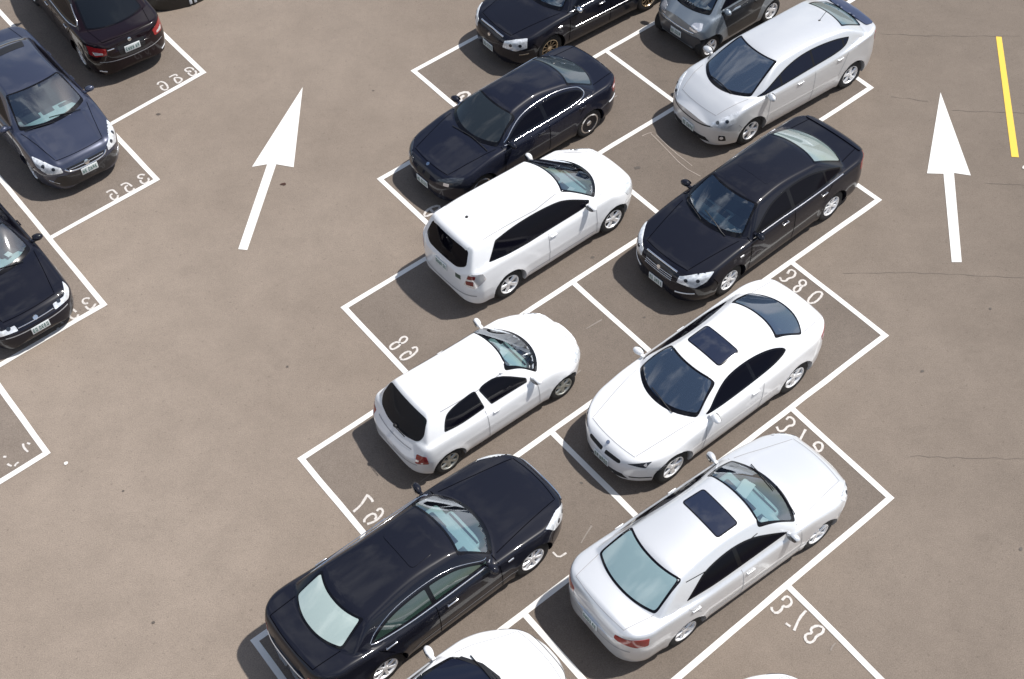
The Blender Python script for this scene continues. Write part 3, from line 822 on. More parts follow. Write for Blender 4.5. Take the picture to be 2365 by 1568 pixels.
def strokes(name, lines, label, w=.040, mat=None, wig=0, group='faded numbers painted in the bays', cat='painted number'):
    allp = [p for l in lines for p in l]; c = Vector((sum(p[0] for p in allp) / len(allp), sum(p[1] for p in allp) / len(allp)))
    V = []; F = []
    for li, l in enumerate(lines):
        closed = math.dist(l[0], l[-1]) < 1e-6; P = [Vector(p) for p in (l[:-1] if closed else l)]
        for _ in range(1):                       # corner cutting
            Q = []; n = len(P)
            for i in range(n if closed else n - 1):
                a, b = P[i], P[(i + 1) % n]; Q += [a * .75 + b * .25, a * .25 + b * .75]
            if not closed: Q = [P[0]] + Q + [P[-1]]
            P = Q
        n = len(P); base = len(V)
        for i in range(n):
            a = P[i - 1] if (i or closed) else P[i]; b = P[(i + 1) % n] if (i < n - 1 or closed) else P[i]
            d = (b - a); d = d.normalized() if d.length > 1e-9 else Vector((1, 0)); nn = Vector((-d.y, d.x)) * w / 2 * random.uniform(.88, 1.12)
            V.append((P[i].x + nn.x - c.x, P[i].y + nn.y - c.y, .0006 * li)); V.append((P[i].x - nn.x - c.x, P[i].y - nn.y - c.y, .0006 * li))
        for i in range(n if closed else n - 1):
            j = (i + 1) % n; F.append((base + 2 * i + 1, base + 2 * j + 1, base + 2 * j, base + 2 * i))
    o = link_mesh(name, V, F, mat or M_NUM, smooth=False); o.location = (c.x, c.y, .0085); tag(o, label, cat, group); return o
strokes('stall_number', [[(3.834, 9.735), (3.907, 9.806), (3.972, 9.757), (3.97, 9.667), (3.887, 9.613), (3.833, 9.645), (3.801, 9.573), (3.712, 9.519), (3.656, 9.581), (3.664, 9.633)], [(4.162, 9.545), (4.042, 9.427), (3.928, 9.229)], [(3.826, 9.355), (3.887, 9.296)],
    [(4.188, 9.171), (4.168, 9.244), (4.283, 9.296), (4.373, 9.247), (4.337, 9.162), (4.238, 9.124), (4.184, 9.041), (4.101, 9.017), (4.062, 9.091), (4.087, 9.162), (4.188, 9.171)]], 'faded white number 378 in the empty bay at the bottom right')
strokes('stall_number', [[(5.016, 16.255), (5.083, 16.364), (5.178, 16.293), (5.121, 16.167), (5.009, 16.143), (4.963, 16.082), (4.881, 16.088), (4.868, 16.185)], [(5.212, 15.938), (5.181, 16.035), (5.251, 16.094), (5.316, 16.058), (5.299, 15.963), (5.212, 15.938), (5.158, 15.83), (5.07, 15.805), (5.06, 15.884), (5.132, 15.959), (5.212, 15.938)],
    [(5.421, 15.781), (5.54, 15.788), (5.549, 15.709), (5.402, 15.547), (5.28, 15.524), (5.259, 15.604), (5.421, 15.781)]], 'faded white number 380 behind the tail of the white coupe')
strokes('stall_number', [[(4.455, 13.036), (4.512, 13.102), (4.59, 13.027), (4.56, 12.917), (4.457, 12.91), (4.385, 12.817), (4.293, 12.809), (4.275, 12.907)], [(4.736, 12.823), (4.67, 12.72), (4.595, 12.597)], [(4.802, 12.502), (4.881, 12.566), (4.962, 12.519), (4.928, 12.399), (4.844, 12.364), (4.828, 12.46), (4.802, 12.502)]], 'faded white number 379 in front of the long silver white sedan')
strokes('stall_number', [[(-1.965, 15.126), (-1.966, 15.17), (-1.926, 15.229), (-1.872, 15.243), (-1.83, 15.205), (-1.843, 15.144), (-1.897, 15.095), (-1.958, 15.091), (-1.999, 15.128), (-2.06, 15.115), (-2.133, 15.041), (-2.125, 14.988), (-2.084, 14.96), (-2.004, 15.006), (-1.957, 15.056), (-1.958, 15.099)], [(-1.747, 14.963), (-1.707, 14.987), (-1.666, 14.984), (-1.649, 14.922), (-1.693, 14.847), (-1.786, 14.759), (-1.879, 14.718), (-1.946, 14.735)], [(-1.947, 14.752), (-1.947, 14.795), (-1.881, 14.868), (-1.801, 14.906), (-1.76, 14.869), (-1.78, 14.827)]], 'faded white digits 8 and 6 beside the roof of the white hatchback')
strokes('stall_number', [[(-2.655, 11.675), (-2.542, 11.788), (-2.485, 11.891), (-2.435, 11.991)], [(-2.431, 11.968), (-2.372, 11.902), (-2.348, 11.843)], [(-2.279, 11.666), (-2.254, 11.708), (-2.201, 11.705), (-2.178, 11.642), (-2.221, 11.557), (-2.308, 11.475), (-2.427, 11.434)], [(-2.473, 11.467), (-2.474, 11.528), (-2.402, 11.603), (-2.327, 11.629), (-2.281, 11.569), (-2.309, 11.51)]], 'faded white digits 7 and 6 beside the mirror of the big black sedan')
strokes('stall_number', [[(-7.131, 22.438), (-7.131, 22.502), (-7.077, 22.537), (-7.006, 22.505), (-6.937, 22.423), (-6.894, 22.305)], [(-6.892, 22.292), (-6.95, 22.252), (-6.992, 22.261), (-7.057, 22.343), (-7.063, 22.394), (-7.01, 22.403)], [(-6.916, 22.66), (-6.855, 22.713), (-6.784, 22.746), (-6.752, 22.692)], [(-6.812, 22.632), (-6.746, 22.64), (-6.676, 22.621), (-6.627, 22.559), (-6.661, 22.491), (-6.714, 22.444), (-6.774, 22.526), (-6.812, 22.632)], [(-6.555, 22.807), (-6.618, 22.883), (-6.577, 22.926), (-6.511, 22.947), (-6.439, 22.902), (-6.424, 22.848)], [(-6.548, 22.819), (-6.49, 22.828), (-6.477, 22.787)], [(-6.535, 22.779), (-6.483, 22.697), (-6.42, 22.659), (-6.359, 22.713), (-6.356, 22.765), (-6.39, 22.839)]], 'faded white number behind the tail of the black and maroon sedan at the top left')
strokes('stall_number', [[(-7.724, 19.265), (-7.674, 19.32), (-7.609, 19.334), (-7.549, 19.264), (-7.508, 19.213)], [(-7.486, 19.176), (-7.482, 19.093), (-7.541, 19.044), (-7.608, 19.102), (-7.646, 19.188), (-7.601, 19.22)], [(-7.47, 19.443), (-7.423, 19.494), (-7.366, 19.508), (-7.3, 19.461), (-7.245, 19.397)], [(-7.2, 19.346), (-7.201, 19.286), (-7.289, 19.233), (-7.366, 19.334), (-7.377, 19.406), (-7.33, 19.433)], [(-7.038, 19.702), (-7.11, 19.731), (-7.172, 19.693), (-7.145, 19.618), (-7.06, 19.612)], [(-7.105, 19.567), (-7.088, 19.505), (-7.022, 19.452), (-6.952, 19.495), (-6.935, 19.555), (-6.96, 19.617)]], 'faded white number in front of the slate blue sedan')
strokes('stall_number', [[(-7.933, 16.318), (-7.885, 16.287), (-7.804, 16.208)], [(-7.918, 16.227), (-7.943, 16.173), (-7.884, 16.079), (-7.819, 16.042), (-7.759, 16.093), (-7.76, 16.149)], [(-7.614, 16.512), (-7.661, 16.538), (-7.733, 16.509), (-7.731, 16.44), (-7.68, 16.392), (-7.623, 16.41)], [(-7.662, 16.334), (-7.579, 16.244), (-7.525, 16.279), (-7.482, 16.384)], [(-8.039, 15.968), (-7.994, 15.976)], [(-8.086, 15.849), (-8.057, 15.825)]], 'faded white number in front of the black sedan at the left edge')
strokes('stall_number', [[(-.911, 21.416), (-.855, 21.651), (-.67, 21.717), (-.598, 21.611), (-.675, 21.438), (-.78, 21.406), (-.804, 21.527), (-.724, 21.601)]], 'faded white digit poking out beside the windscreen of the midnight blue sedan', w=.06)
strokes('stall_number', [[(-1.547, 18.243), (-1.434, 18.394), (-1.259, 18.454), (-1.239, 18.366), (-1.352, 18.258), (-1.516, 18.155), (-1.547, 18.243)], [(-1.434, 18.38), (-1.40, 18.31), (-1.352, 18.258)]], 'faded white digit beside the rear corner of the white estate car', w=.05)
strokes('stall_number', [[(-8.5, 13.097), (-8.448, 13.093)], [(-8.222, 13.343), (-8.189, 13.257), (-8.104, 13.169)], [(-8.155, 13.353), (-8.099, 13.328)], [(-8.402, 12.947), (-8.349, 12.909), (-8.319, 12.901)], [(-8.272, 12.891), (-8.254, 12.944), (-8.219, 12.969)]], 'worn away smudge of a number in the empty bay at the left edge', w=.035)
strokes('paint_corner_mark', [[(.462, 10.76), (.544, 10.654), (.671, 10.735)]], 'small faded L shaped paint mark in front of the big black sedan', w=.03, cat='road marking', group=None)
M_SCR = worn_paint('scrape_pale', (.36, .31, .27), .95)
strokes('scuff_mark', [[(2.78, 20.10), (2.90, 20.17), (2.977, 20.187)], [(2.96, 20.16), (3.17, 19.785), (3.486, 19.156), (3.785, 18.875)], [(3.06, 20.12), (3.34, 19.62), (3.66, 19.18)]], 'thin pale scrape marks on the asphalt beside the black saloon mirror', w=.016, mat=M_SCR, cat='scrape mark', group=None)
# fine joints and cracks in the right lane, dark crumbs
M_CRACK = pmat('asphalt_crack', (.165, .138, .117), .95)
def crack(pts, w=.010):
    P = []
    for a, b in zip(pts, pts[1:]):
        a = Vector(a); b = Vector(b); n = max(2, int((b - a).length / .15))
        for k in range(n): P.append(a + (b - a) * k / n + Vector((random.uniform(-.012, .012), random.uniform(-.02, .02))))
    P.append(Vector(pts[-1])); l = []; r = []
    for i, p in enumerate(P):
        d = (P[min(i + 1, len(P) - 1)] - P[max(i - 1, 0)]).normalized(); n = Vector((-d.y, d.x)) * w / 2 * random.uniform(.3, 1.2)
        l.append(tuple(p + n)); r.append(tuple(p - n))
    return [[l[i], l[i + 1], r[i + 1], r[i]] for i in range(len(l) - 1)]
ck = []
for a, b in [((8.1, 22.9), (9.1, 22.75)), ((9.0, 22.75), (11.0, 22.6)), ((7.9, 20.9), (8.6, 20.7)), ((9.0, 20.4), (10.4, 20.2)), ((9.1, 18.3), (10.5, 18.1)), ((6.0, 16.2), (7.6, 16.1)), ((7.6, 16.1), (9.6, 15.8)), ((6.3, 12.2), (8.4, 12.0)), ((7.0, 25.0), (10.8, 24.6))]:
    ck += crack([a, b])
sheet('asphalt_cracks', ck, .006, M_CRACK, kind='structure')
M_SCUFF = worn_paint('pale_scuff', (.235, .205, .178), .9)
sc = []
for a, b in [((2.9, 18.0), (3.3, 18.25)), ((3.5, 17.0), (3.75, 17.3)), ((.9, 14.1), (1.15, 14.3)), ((-.35, 12.1), (.1, 12.4)), ((3.7, 12.05), (4.0, 12.2)), ((-1.6, 12.2), (-1.2, 12.5)), ((1.3, 15.2), (1.6, 15.4)), ((5.6, 17.5), (5.9, 17.65)), ((-2.0, 10.9), (-1.7, 11.15)), ((4.4, 8.9), (4.5, 9.0)), ((.9, 10.9), (1.1, 11.2)), ((2.1, 21.2), (2.4, 21.35))]:
    sc += crack([a, b], .03)
sheet('asphalt_scuffs', sc, .0085, M_SCUFF, kind='structure')
M_OIL = pmat('oil_stain', (.095, .080, .068), .55)
ol = []
for p, r in [((2.6, 19.2), .05), ((1.55, 16.9), .035), ((3.3, 17.9), .03), ((-1.0, 11.6), .035), ((4.1, 11.3), .05), ((1.0, 12.0), .03), ((-7.9, 20.0), .035), ((-7.0, 21.5), .04), ((5.2, 15.2), .03), ((2.35, 15.4), .025), ((6.9, 13.9), .03), ((7.6, 10.4), .035), ((-6.4, 12.3), .02), ((-3.9, 14.7), .025), ((-5.6, 9.9), .025), ((8.4, 15.2), .03), ((-2.6, 21.9), .02)]:
    ol.append([(p[0] + r * random.uniform(.6, 1.5) * math.cos(a), p[1] + r * random.uniform(.6, 1.1) * math.sin(a)) for a in np.linspace(0, 2 * math.pi, 10)[:-1]])
sheet('oil_spots', ol, .0088, M_OIL, kind='structure')
def blob(p, r, mat, name, label, sx=1):
    P = [(p[0] + r * sx * math.cos(a) * random.uniform(.7, 1.2), p[1] + r * math.sin(a) * random.uniform(.7, 1.2)) for a in np.linspace(0, 2 * math.pi, 11)[:-1]]
    o = sheet(name, [P], .012, mat); tag(o, label, name.replace('_', ' '))
M_LEAF = pmat('dry_leaf', (.05, .022, .015), .8)
blob((-4.28, 19.25), .035, M_LEAF, 'dry_leaf', 'tiny dark dry leaf on the lane beside the tilted arrow', 1.6)
blob((-7.425, 12.904), .035, M_LINE, 'paint_spot', 'tiny white paint spot outside the empty bay at the left edge')
blob((9.97, 18.66), .05, M_NUM, 'paint_spot', 'small pale paint spot below the end of the yellow line')

# ------------------------------------------------------------------ kerbed planter at the top left
kb = bpy.data.objects.new('round_planter', None); COL.objects.link(kb); kb.location = (-7.30, 26.20, 0)
tag(kb, 'dark curved rim of a round planter at the top edge', 'planter')
m = MB(); prof = [(1.24, 0), (1.25, .30), (1.20, .34), (1.05, .34), (1.04, .22), (.001, .22)]
rings = [[m.bm.verts.new((r * math.cos(2 * math.pi * k / 64), r * math.sin(2 * math.pi * k / 64), z)) for k in range(64)] for r, z in prof]
for A, B in zip(rings, rings[1:]):
    for k in range(64): m.bm.faces.new((A[k], A[(k + 1) % 64], B[(k + 1) % 64], B[k]))
m.build('planter_rim', pmat('dark_stone', (.028, .026, .024), .35, bump=(30, .3)), kb)
m = MB()
for a in (-62, -57): m.box((1.255 * math.cos(R(a)), 1.255 * math.sin(R(a)), .15), (.02, .06, .18), rot=Matrix.Rotation(R(a), 3, 'Z'), bev=.005)
m.build('reflector', pmat('reflector_white', (.7, .74, .78), .3), kb)

# ------------------------------------------------------------------ cars
def common(c, door=None, hood=True, trunk=True, fuel=None):
    S = c.S; zh = S['zh']; xf, xr = S['xf'], S['xr']; xb = S['ws'][0]; L = []
    for sy in (1, -1):
        # bonnet side shut line and bumper line
        wb_ = S['pts'][0]; L.append(('t', [(xf - .26, .50), ((xf - .26 + wb_[0]) / 2, .60), (wb_[0] + .06, wb_[1] + .045)], sy))
        for (a, b) in door or []: L.append(('s', [a, b], sy))
        L.append(('s', [(xf - .52, zh - .16), (xf - .60, .60), (S['wb'] / 2 + .36, .52)], sy))
        if trunk: rb_ = S['pts'][3]; L.append(('t', [(rb_[0] + .02, rb_[1] + .02), (xr + .16, .54)], sy))
    if trunk: L.append(('t', [(xr + .16, -.54), (xr + .12, -.2), (xr + .12, .2), (xr + .16, .54)], 1))
    L.append(('t', [(xf - .24, -.50), (xf - .20, -.25), (xf - .19, 0), (xf - .20, .25), (xf - .24, .50)], 1))
    c.ribbon('panel_gap', L, .011, SEAM if S.get('dark') else SEAMW)
def lights_front(c, pts, mat=None, inner=True, d=(1, .55, .55), sx=0):
    c.lamp(pts, d, mat or CLRL)
def door_lines(xf_, xm, xr_, zt=.95, zb=.30):
    return [((xf_, zt), (xf_ + .03, zb)), ((xm, zt), (xm + .01, zb)), ((xr_, zt), (xr_ + .22, .72))]

# ---- 1. black saloon, centre right
S = spec(.895, 2.34, -2.44, 2.72, .325, .875, (.97, .64, .99), (.43, .53, 1.385), (-1.01, .51, 1.385), (-1.76, .60, 1.03), 1.475, zt=1.055, dark=1)
c = Car(S, 'parked_car', 'black saloon with pale teal windscreen parked below the pearl silver hatchback', 'car', (4.424, 17.394), 218.55, P_BLACK)
c.windscreen(mat=CLEARA, yw=(.67, .54), clear=True)
c.windscreen(rear=True, mat=REFL_MINT, yw=(.62, .53))
c.sidewins([(.78, 1.00), (.44, 1.20), (.12, 1.315), (-.45, 1.355), (-.98, 1.31), (-1.58, 1.09), (-1.52, 1.03), (-1.2, 1.01)], [(-.20, .9), (-1.12, -.28), (-1.7, -1.16)], T_BLK)
c.finish_body(); c.interior(SEATG, DASHL, rhd=1, paper=[(.85, .52, .96, .12, .10)]); c.wheels('seven')
c.front_lamp(.43, .64, .76, (2.06, .64), (1.78, .82), (1.95, .72), (.72, .60))
P = [c.pt(('f', y, z)) for y, z in ((-.36, .78), (.36, .78), (.28, .60), (-.28, .60))]
g = c.patch([tuple(p) for p in P], (1, 0, .3), [('grille', None, GRILLE)], off=.004)[0]
c.bar('grille_trim', [('f', [(-.37, .795), (-.2, .802), (0, .805), (.2, .802), (.37, .795)], 1)], .035, CHROME, .012, g)
c.bar('grille_slat', [('f', [(-.32, z), (.32, z)], 1) for z in (.69, .65, .61)], .012, CHROME, .008, g)
c.plate(True, .40); c.bar('bumper_trim', [('f', [(.42, .40), (.72, .44)], sy) for sy in (1, -1)], .03, ALLOY, .008)
c.bar('window_trim', [('s', [(.80, .975), (-.4, .985), (-1.55, 1.005)], sy) for sy in (1, -1)], .024, CHROME, .010)
c.handles([(.02, .86), (-1.02, .88)], CHROME); c.mirrors(.72, 1.03, P_BLACK)
c.lamp([('s', -2.08, .98), ('r', .50, .95), ('r', .50, .78), ('s', -2.05, .80)], (-1, .8, .3), REDL, 'taillight')
c.bar('side_repeater', [('s', [(1.17, .80), (1.09, .80)], sy) for sy in (1, -1)], .03, CHROME, .01)
c.wipers([((1.14, .45), (1.02, -.15)), ((1.17, -.10), (1.0, -.6))]); common(c, door_lines(.88, -.24, -1.26, 1.0))
c.patch([(x, y, 0) for x, y in roundp([(-2.20, -.66), (-2.20, .66), (-2.36, .60), (-2.36, -.60)], .05)], (0, 0, 1), [('boot_spoiler', None, P_BLACK)], off=.022, skirt=.03)
c.emblem(('f', 0, .70), .04)
P = [(.05, -.36, 0), (.05, .36, 0), (-.42, .36, 0), (-.42, -.36, 0)]
c.patch([(x, y, 0) for x, y in roundp([(p[0], p[1]) for p in P], .07)], (0, 0, 1), [('sunroof', None, P_BLACK)], off=.003)

# ---- 2. pearl silver hatchback with navy tail
S = spec(.865, 2.25, -2.20, 2.70, .315, .85, (1.30, .61, 1.02), (.51, .50, 1.405), (-1.20, .47, 1.37), (-1.80, .50, 1.16), 1.475, zt=1.155, belt=1.04, bows=(.30, .10, .08, .08), side=(.80, .565, 1.40), front=[(1.62, 1.02), (1.80, .965), (1.96, .895), (2.08, .82), (2.17, .72), (2.235, .60), (2.25, .50)],
         tail=[(-2.20, .50), (-2.195, .70), (-2.18, .88), (-2.15, 1.02), (-2.11, 1.12), (-2.05, 1.175), (-1.96, 1.185), (-1.84, 1.175), (-1.2, 1.09)])
c = Car(S, 'parked_car', 'pearl silver hatchback with navy rear spoiler and dark windows beside the tiny two seater', 'car', (5.517, 21.182), 213.85, P_PEARL)
c.windscreen(mat=T_SLATE, yw=(.64, .51), r0=.04)
c.windscreen(rear=True, mat=REFL_TEAL, yw=(.50, .47))
c.sidewins([(1.20, 1.015), (.80, 1.16), (.42, 1.285), (.02, 1.345), (-.45, 1.35), (-.95, 1.31), (-1.26, 1.24), (-1.15, 1.12), (-.85, 1.075), (0, 1.045), (.8, 1.02)], [(.62, 1.2), (-.23, .57), (-1.05, -.28), (-1.3, -1.10)], T_NAVY)
c.finish_body(); c.wheels('five')
c.front_lamp(.50, .66, .73, (2.02, .58), (1.66, .76), (1.80, .76), (.72, .66))
c.plate(True, .42); P = [c.pt(('f', y, z)) for y, z in ((-.44, .36), (.44, .36), (.52, .27), (-.52, .27))]
c.patch([tuple(p) for p in P], (1, 0, 0), [('grille', None, BLACKPL)])
c.ribbon('bonnet_gap', [('f', [(-.55, .665), (-.3, .63), (0, .615), (.3, .63), (.55, .665)], 1)], .03, BLACKPL)
c.lamp([('f', .66, .48), ('f', .74, .47), ('f', .75, .34), ('f', .66, .34)], (1, .5, 0), BLACKPL, 'fog_lamp_recess'); 
for sy in (1, -1): c.disc(('f', .70, .42), .034, (1, .5, 0), BRIGHT, 'fog_lamp', off=.012, sy=sy)
c.patch([(x, y, 0) for x, y in roundp([(-1.86, -.58), (-1.82, 0), (-1.86, .58), (-2.02, .60), (-2.08, 0), (-2.02, -.60)], .06)], (0, 0, 1), [('rear_spoiler', None, paint('spoiler_navy', (.05, .065, .12), .2, .35))], off=.02, skirt=.03)
c.lamp([('s', -1.95, 1.06), ('r', .62, 1.02), ('r', .62, .80), ('s', -1.98, .86)], (-1, .8, .2), REDL, 'taillight')
c.handles([(.14, .90), (-.93, .94)], P_PEARL); c.mirrors(.98, 1.02, P_PEARL, size=1.1); common(c, [((.93, .92), (1.0, .30)), ((-.26, .98), (-.20, .28)), ((-1.15, 1.0), (-.92, .55))], trunk=False)
m = MB(); l, n = c.hit('t', -.95, .12); m.tube([l, l + Vector((-.16, 0, .14))], .006, 6); m.ell(l, (.03, .02, .012)); m.build('antenna', BLACKPL, c.root)
c.wipers([((1.52, .35), (1.50, -.25))])

# ---- 3. white estate (people carrier) with black glass
S = spec(.850, 2.06, -2.10, 2.46, .315, .80, (.90, .63, 1.04), (.20, .49, 1.465), (-1.80, .50, 1.43), (-1.98, .55, 1.08), 1.545, hatch=True, zcowl=1.02, belt=1.02, bows=(.32, .12, .05, .06), side=(.79, .555, 1.46), rc=.035,
         tail=[(-2.12, .42), (-2.115, .58), (-2.09, .68), (-2.06, .84), (-2.03, .96), (-1.98, 1.06), (-1.7, 1.10)], bowr=.05, taillen=1)
S['tail'] = (.34, 2.0, 3.6); S['nose'] = (.75, 2.0, 2.6)
c = Car(S, 'parked_car', 'white estate car with long black side glass parked nose to the black saloon', 'car', (.514, 17.443), 36.95, P_WHITE)
c.windscreen(mat=CLEARD, yw=(.655, .515), clear=True)
c.patch([(x, 0, 0) if 0 else tuple(c.pt(('r', y, z))) for y, z in roundp([(-.56, 1.10), (-.50, 1.37), (.50, 1.37), (.56, 1.10), (.40, 1.02), (-.40, 1.02)], .06)], (-1, 0, .45), [('rear_window', None, T_BLK)], off=.006)
c.sidewins([(.72, 1.075), (.52, 1.20), (.22, 1.33), (0, 1.375), (-.5, 1.415), (-1.0, 1.42), (-1.36, 1.38), (-1.60, 1.085), (-1.2, 1.045), (0, 1.03), (.62, 1.03)], [(-1.7, .8)], T_BLK)
c.finish_body(); c.interior(SEATD, DASHL, paper=[(.70, -.2, .96, .16, .1)]); c.wheels('five')
c.lamp([('r', .64, 1.00), ('s', -1.80, 1.08), ('s', -1.74, .84), ('r', .74, .66), ('r', .56, .72)], (-1, .8, .2), BRIGHT, 'taillight', inner=[([('r', .64, .97), ('r', .74, .96), ('r', .73, .88), ('r', .62, .88)], DREDL, 'tail_lens'), ([('r', .60, .83), ('r', .72, .84), ('r', .72, .73), ('r', .60, .74)], DREDL, 'tail_lens')])
c.plate(False, .84, w=.32); c.ribbon('bumper_crease', [('r', [(-.75, .47), (0, .46), (.75, .47)], 1)], .03, SEAMW)
c.ribbon('roof_channel', [('t', [(.12, .50), (-.4, .545), (-1.55, .535)], sy) for sy in (1, -1)], .016, SEAMW)
c.front_lamp(.50, .62, .72, (1.72, .60), (1.46, .74), (1.60, .68), (.66, .60), bulbs=())
c.handles([(-.22, .90)], P_WHITE, L=.14); c.mirrors(.60, 1.05, P_WHITE); common(c, [((.78, .92), (.80, .30)), ((-.33, .98), (-.33, .30))], trunk=False)
l, n = c.hit('t', -1.45, .05); MB().ell(l, (.03, .03, .02)).build('antenna', BLACKPL, c.root)
c.patch([tuple(c.pt(('r', y, z))) for y, z in ((-.50, .90), (-.38, .90), (-.38, .80), (-.50, .80))], (-1, 0, .1), [('badge', None, pmat('badge_green', (.06, .09, .07), .4))])
c.patch([(x, y, 0) for x, y in roundp([(-1.70, -.50), (-1.70, .50), (-1.86, .47), (-1.88, 0), (-1.86, -.47)], .04)], (0, 0, 1), [('roof_spoiler', None, P_WHITE)], off=.012, skirt=.02)
c.ribbon('sill_line', [('s', [(.75, .36), (-.85, .36)], sy) for sy in (1, -1)], .012, SEAMW)

# ---- 4. small white hatchback
S = spec(.79, 1.88, -1.80, 2.36, .275, .72, (.75, .57, .95), (.18, .45, 1.375), (-1.30, .45, 1.345), (-1.54, .54, .93), 1.43, hatch=True, zcowl=.93, belt=.92, bows=(.24, .09, .04, .07), side=(.72, .50, 1.375), rc=.035,
         tail=[(-1.80, .42), (-1.79, .50), (-1.765, .56), (-1.70, .66), (-1.66, .78), (-1.62, .88), (-1.56, .94), (-1.3, .96)], bowr=.05)
S['tail'] = (.36, 2.0, 3.4); S['nose'] = (.72, 2.0, 2.5)
c = Car(S, 'parked_car', 'small white three door hatchback showing its black rear window and red tail lamp', 'car', (-.572, 13.654), 35.81, P_WHITE)
c.windscreen(mat=CLEARA, yw=(.60, .475), clear=True)
c.patch([tuple(c.pt(('r', y, z))) for y, z in roundp([(-.56, 1.02), (-.48, 1.30), (.48, 1.30), (.56, 1.02), (.50, .90), (.25, .86), (-.25, .86), (-.50, .90)], .07)], (-1, 0, .7), [('rear_window', None, T_GREY)], off=.006)
c.sidewins([(-.36, 1.23), (-.28, 1.27), (.06, 1.265), (.48, 1.01), (.47, .945), (-.25, .955)], [(-1, .6)], T_BLK, rr=.035)
c.sidewins([(-1.17, .98), (-1.10, 1.13), (-.98, 1.235), (-.46, 1.27), (-.42, 1.24), (-.38, .965), (-.9, .955)], [(-1.5, .6)], T_BLK, rr=.05)
c.finish_body(); c.interior(SEATG, DASHL, paper=[(.55, .1, .88, .2, .16)]); c.wheels('cover', pmat('wheel_cover', (.42, .43, .40), .35, metal=.7))
c.lamp([('r', .56, .72), ('s', -1.58, .74), ('s', -1.56, .56), ('r', .58, .55)], (-1, .9, .1), REDL, 'taillight', inner=[([('r', .58, .64), ('r', .63, .64), ('r', .63, .60), ('r', .58, .60)], BRIGHT, 'reversing_lens'), ([('r', .66, .60), ('r', .70, .60), ('r', .70, .57), ('r', .66, .57)], BRIGHT, 'reversing_lens')])
c.ribbon('roof_channel', [('t', [(.16, .475), (-.4, .50), (-1.10, .49)], sy) for sy in (1, -1)], .014, SEAMW)
l, n = c.hit('r', 0, .88); m = MB(); m.ell(l + Vector((-.02, 0, .01)), (.03, .045, .03)); m.tube([l + Vector((-.03, 0, 0)), l + Vector((-.035, -.28, .02))], .008, 6); m.build('rear_wiper', BLACKPL, c.root)
c.ribbon('tailgate_crease', [('r', [(-.45, .74), (.45, .74)], 1), ('r', [(-.6, .50), (.6, .50)], 1)], .02, SEAMW)
c.mirrors(.56, .98, P_WHITE, size=.95); common(c, [((.62, .86), (.66, .30)), ((-.40, .92), (-.38, .28))], trunk=False)
c.handles([(-.22, .84)], P_WHITE, L=.12)
l, n = c.hit('t', .12, -.47); MB().box(l + n * .012, (.06, .035, .02), bev=.006).build('roof_clip', ALLOY, c.root)
c.front_lamp(.42, .54, .64, (1.62, .52), (1.42, .66), (1.5, .62), (.60, .54), bulbs=())

# ---- 5. white coupe
S = spec(.885, 2.16, -2.38, 2.76, .335, .785, (.77, .63, .95), (.22, .50, 1.305), (-1.09, .49, 1.285), (-1.73, .56, 1.01), 1.385, zt=1.02, zcowl=.96, belt=.965, bows=(.26, .09, .12, .22), side=(.81, .545, 1.30), rc=.04)
S['nose'] = (.80, 2.0, 2.5); S['tail'] = (.7, 2.0, 3.0)
c = Car(S, 'parked_car', 'white coupe with dark sunroof and twin black grilles facing down left', 'car', (3.053, 13.485), 216.9, P_WHITE)
c.windscreen(mat=T_SLATE, yw=(.665, .51), corner=.09)
c.windscreen(rear=True, mat=T_SLATE, yw=(.60, .50), corner=.07)
c.sidewins([(.64, .975), (.40, 1.10), (.10, 1.21), (-.20, 1.245), (-.60, 1.245), (-.95, 1.205), (-1.17, 1.13), (-1.20, 1.08), (-1.10, 1.04), (-.80, 1.005), (0, .975)], [(-.40, .8), (-1.3, -.46)], T_BLK)
c.finish_body(); c.wheels('five')
c.patch([(x, y, 0) for x, y in roundp([(.04, -.37), (.04, .37), (-.42, .37), (-.42, -.37)], .07)], (0, 0, 1), [('sunroof', [(x, y, 0) for x, y in shrink(roundp([(.04, -.37), (.04, .37), (-.42, .37), (-.42, -.37)], .07), .02)], SUNROOF), ('sunroof_border', None, FRIT, 0)], off=.004)
for sy in (1, -1):
    P = roundp([tuple(c.pt(('f', y, z), sy)) for y, z in ((.035, .635), (.035, .575), (.33, .585), (.36, .61), (.34, .65))], .02, 3)
    g = c.patch(P, (1, 0, .5), [('grille', None, BLACKPL)])[0]
c.lamp([('f', .46, .655), ('f', .56, .70), ('t', 1.90, .70), ('t', 1.76, .79), ('s', 1.82, .72), ('f', .70, .63)], (1, .75, .6), DARKLENS, round_=.02, inner=[([('f', .66, .69), ('t', 1.84, .76), ('s', 1.84, .72), ('f', .70, .65)], BRIGHT, 'headlight_reflector')])
c.plate(True, .44); c.emblem(('t', 2.03, 0), .032, (.4, 0, 1), pmat('badge_blue', (.14, .17, .24), .2, coat=1))
P = [c.pt(('f', y, z)) for y, z in ((-.40, .36), (.40, .36), (.48, .25), (-.48, .25))]; c.patch([tuple(p) for p in P], (1, 0, 0), [('lower_intake', None, BLACKPL)])
c.ribbon('bumper_line', [('f', [(.50, .33), (.76, .36)], sy) for sy in (1, -1)], .03, SEAM)
c.lamp([('s', -1.96, .92), ('r', .56, .90), ('r', .58, .80), ('s', -2.0, .78)], (-1, .9, .3), REDL, 'taillight', inner=[([('s', -2.0, .83), ('s', -2.1, .84), ('s', -2.1, .80), ('s', -2.02, .80)], BRIGHT, 'reversing_lens')])
c.handles([(-.36, .84)], P_WHITE, L=.16); c.mirrors(.56, .98, P_WHITE); common(c, [((.72, .90), (.78, .28)), ((-.56, .93), (-.48, .28))])
l, n = c.hit('s', -.72, .93, 1)
c.wipers([((1.0, .35), (.92, -.2))])

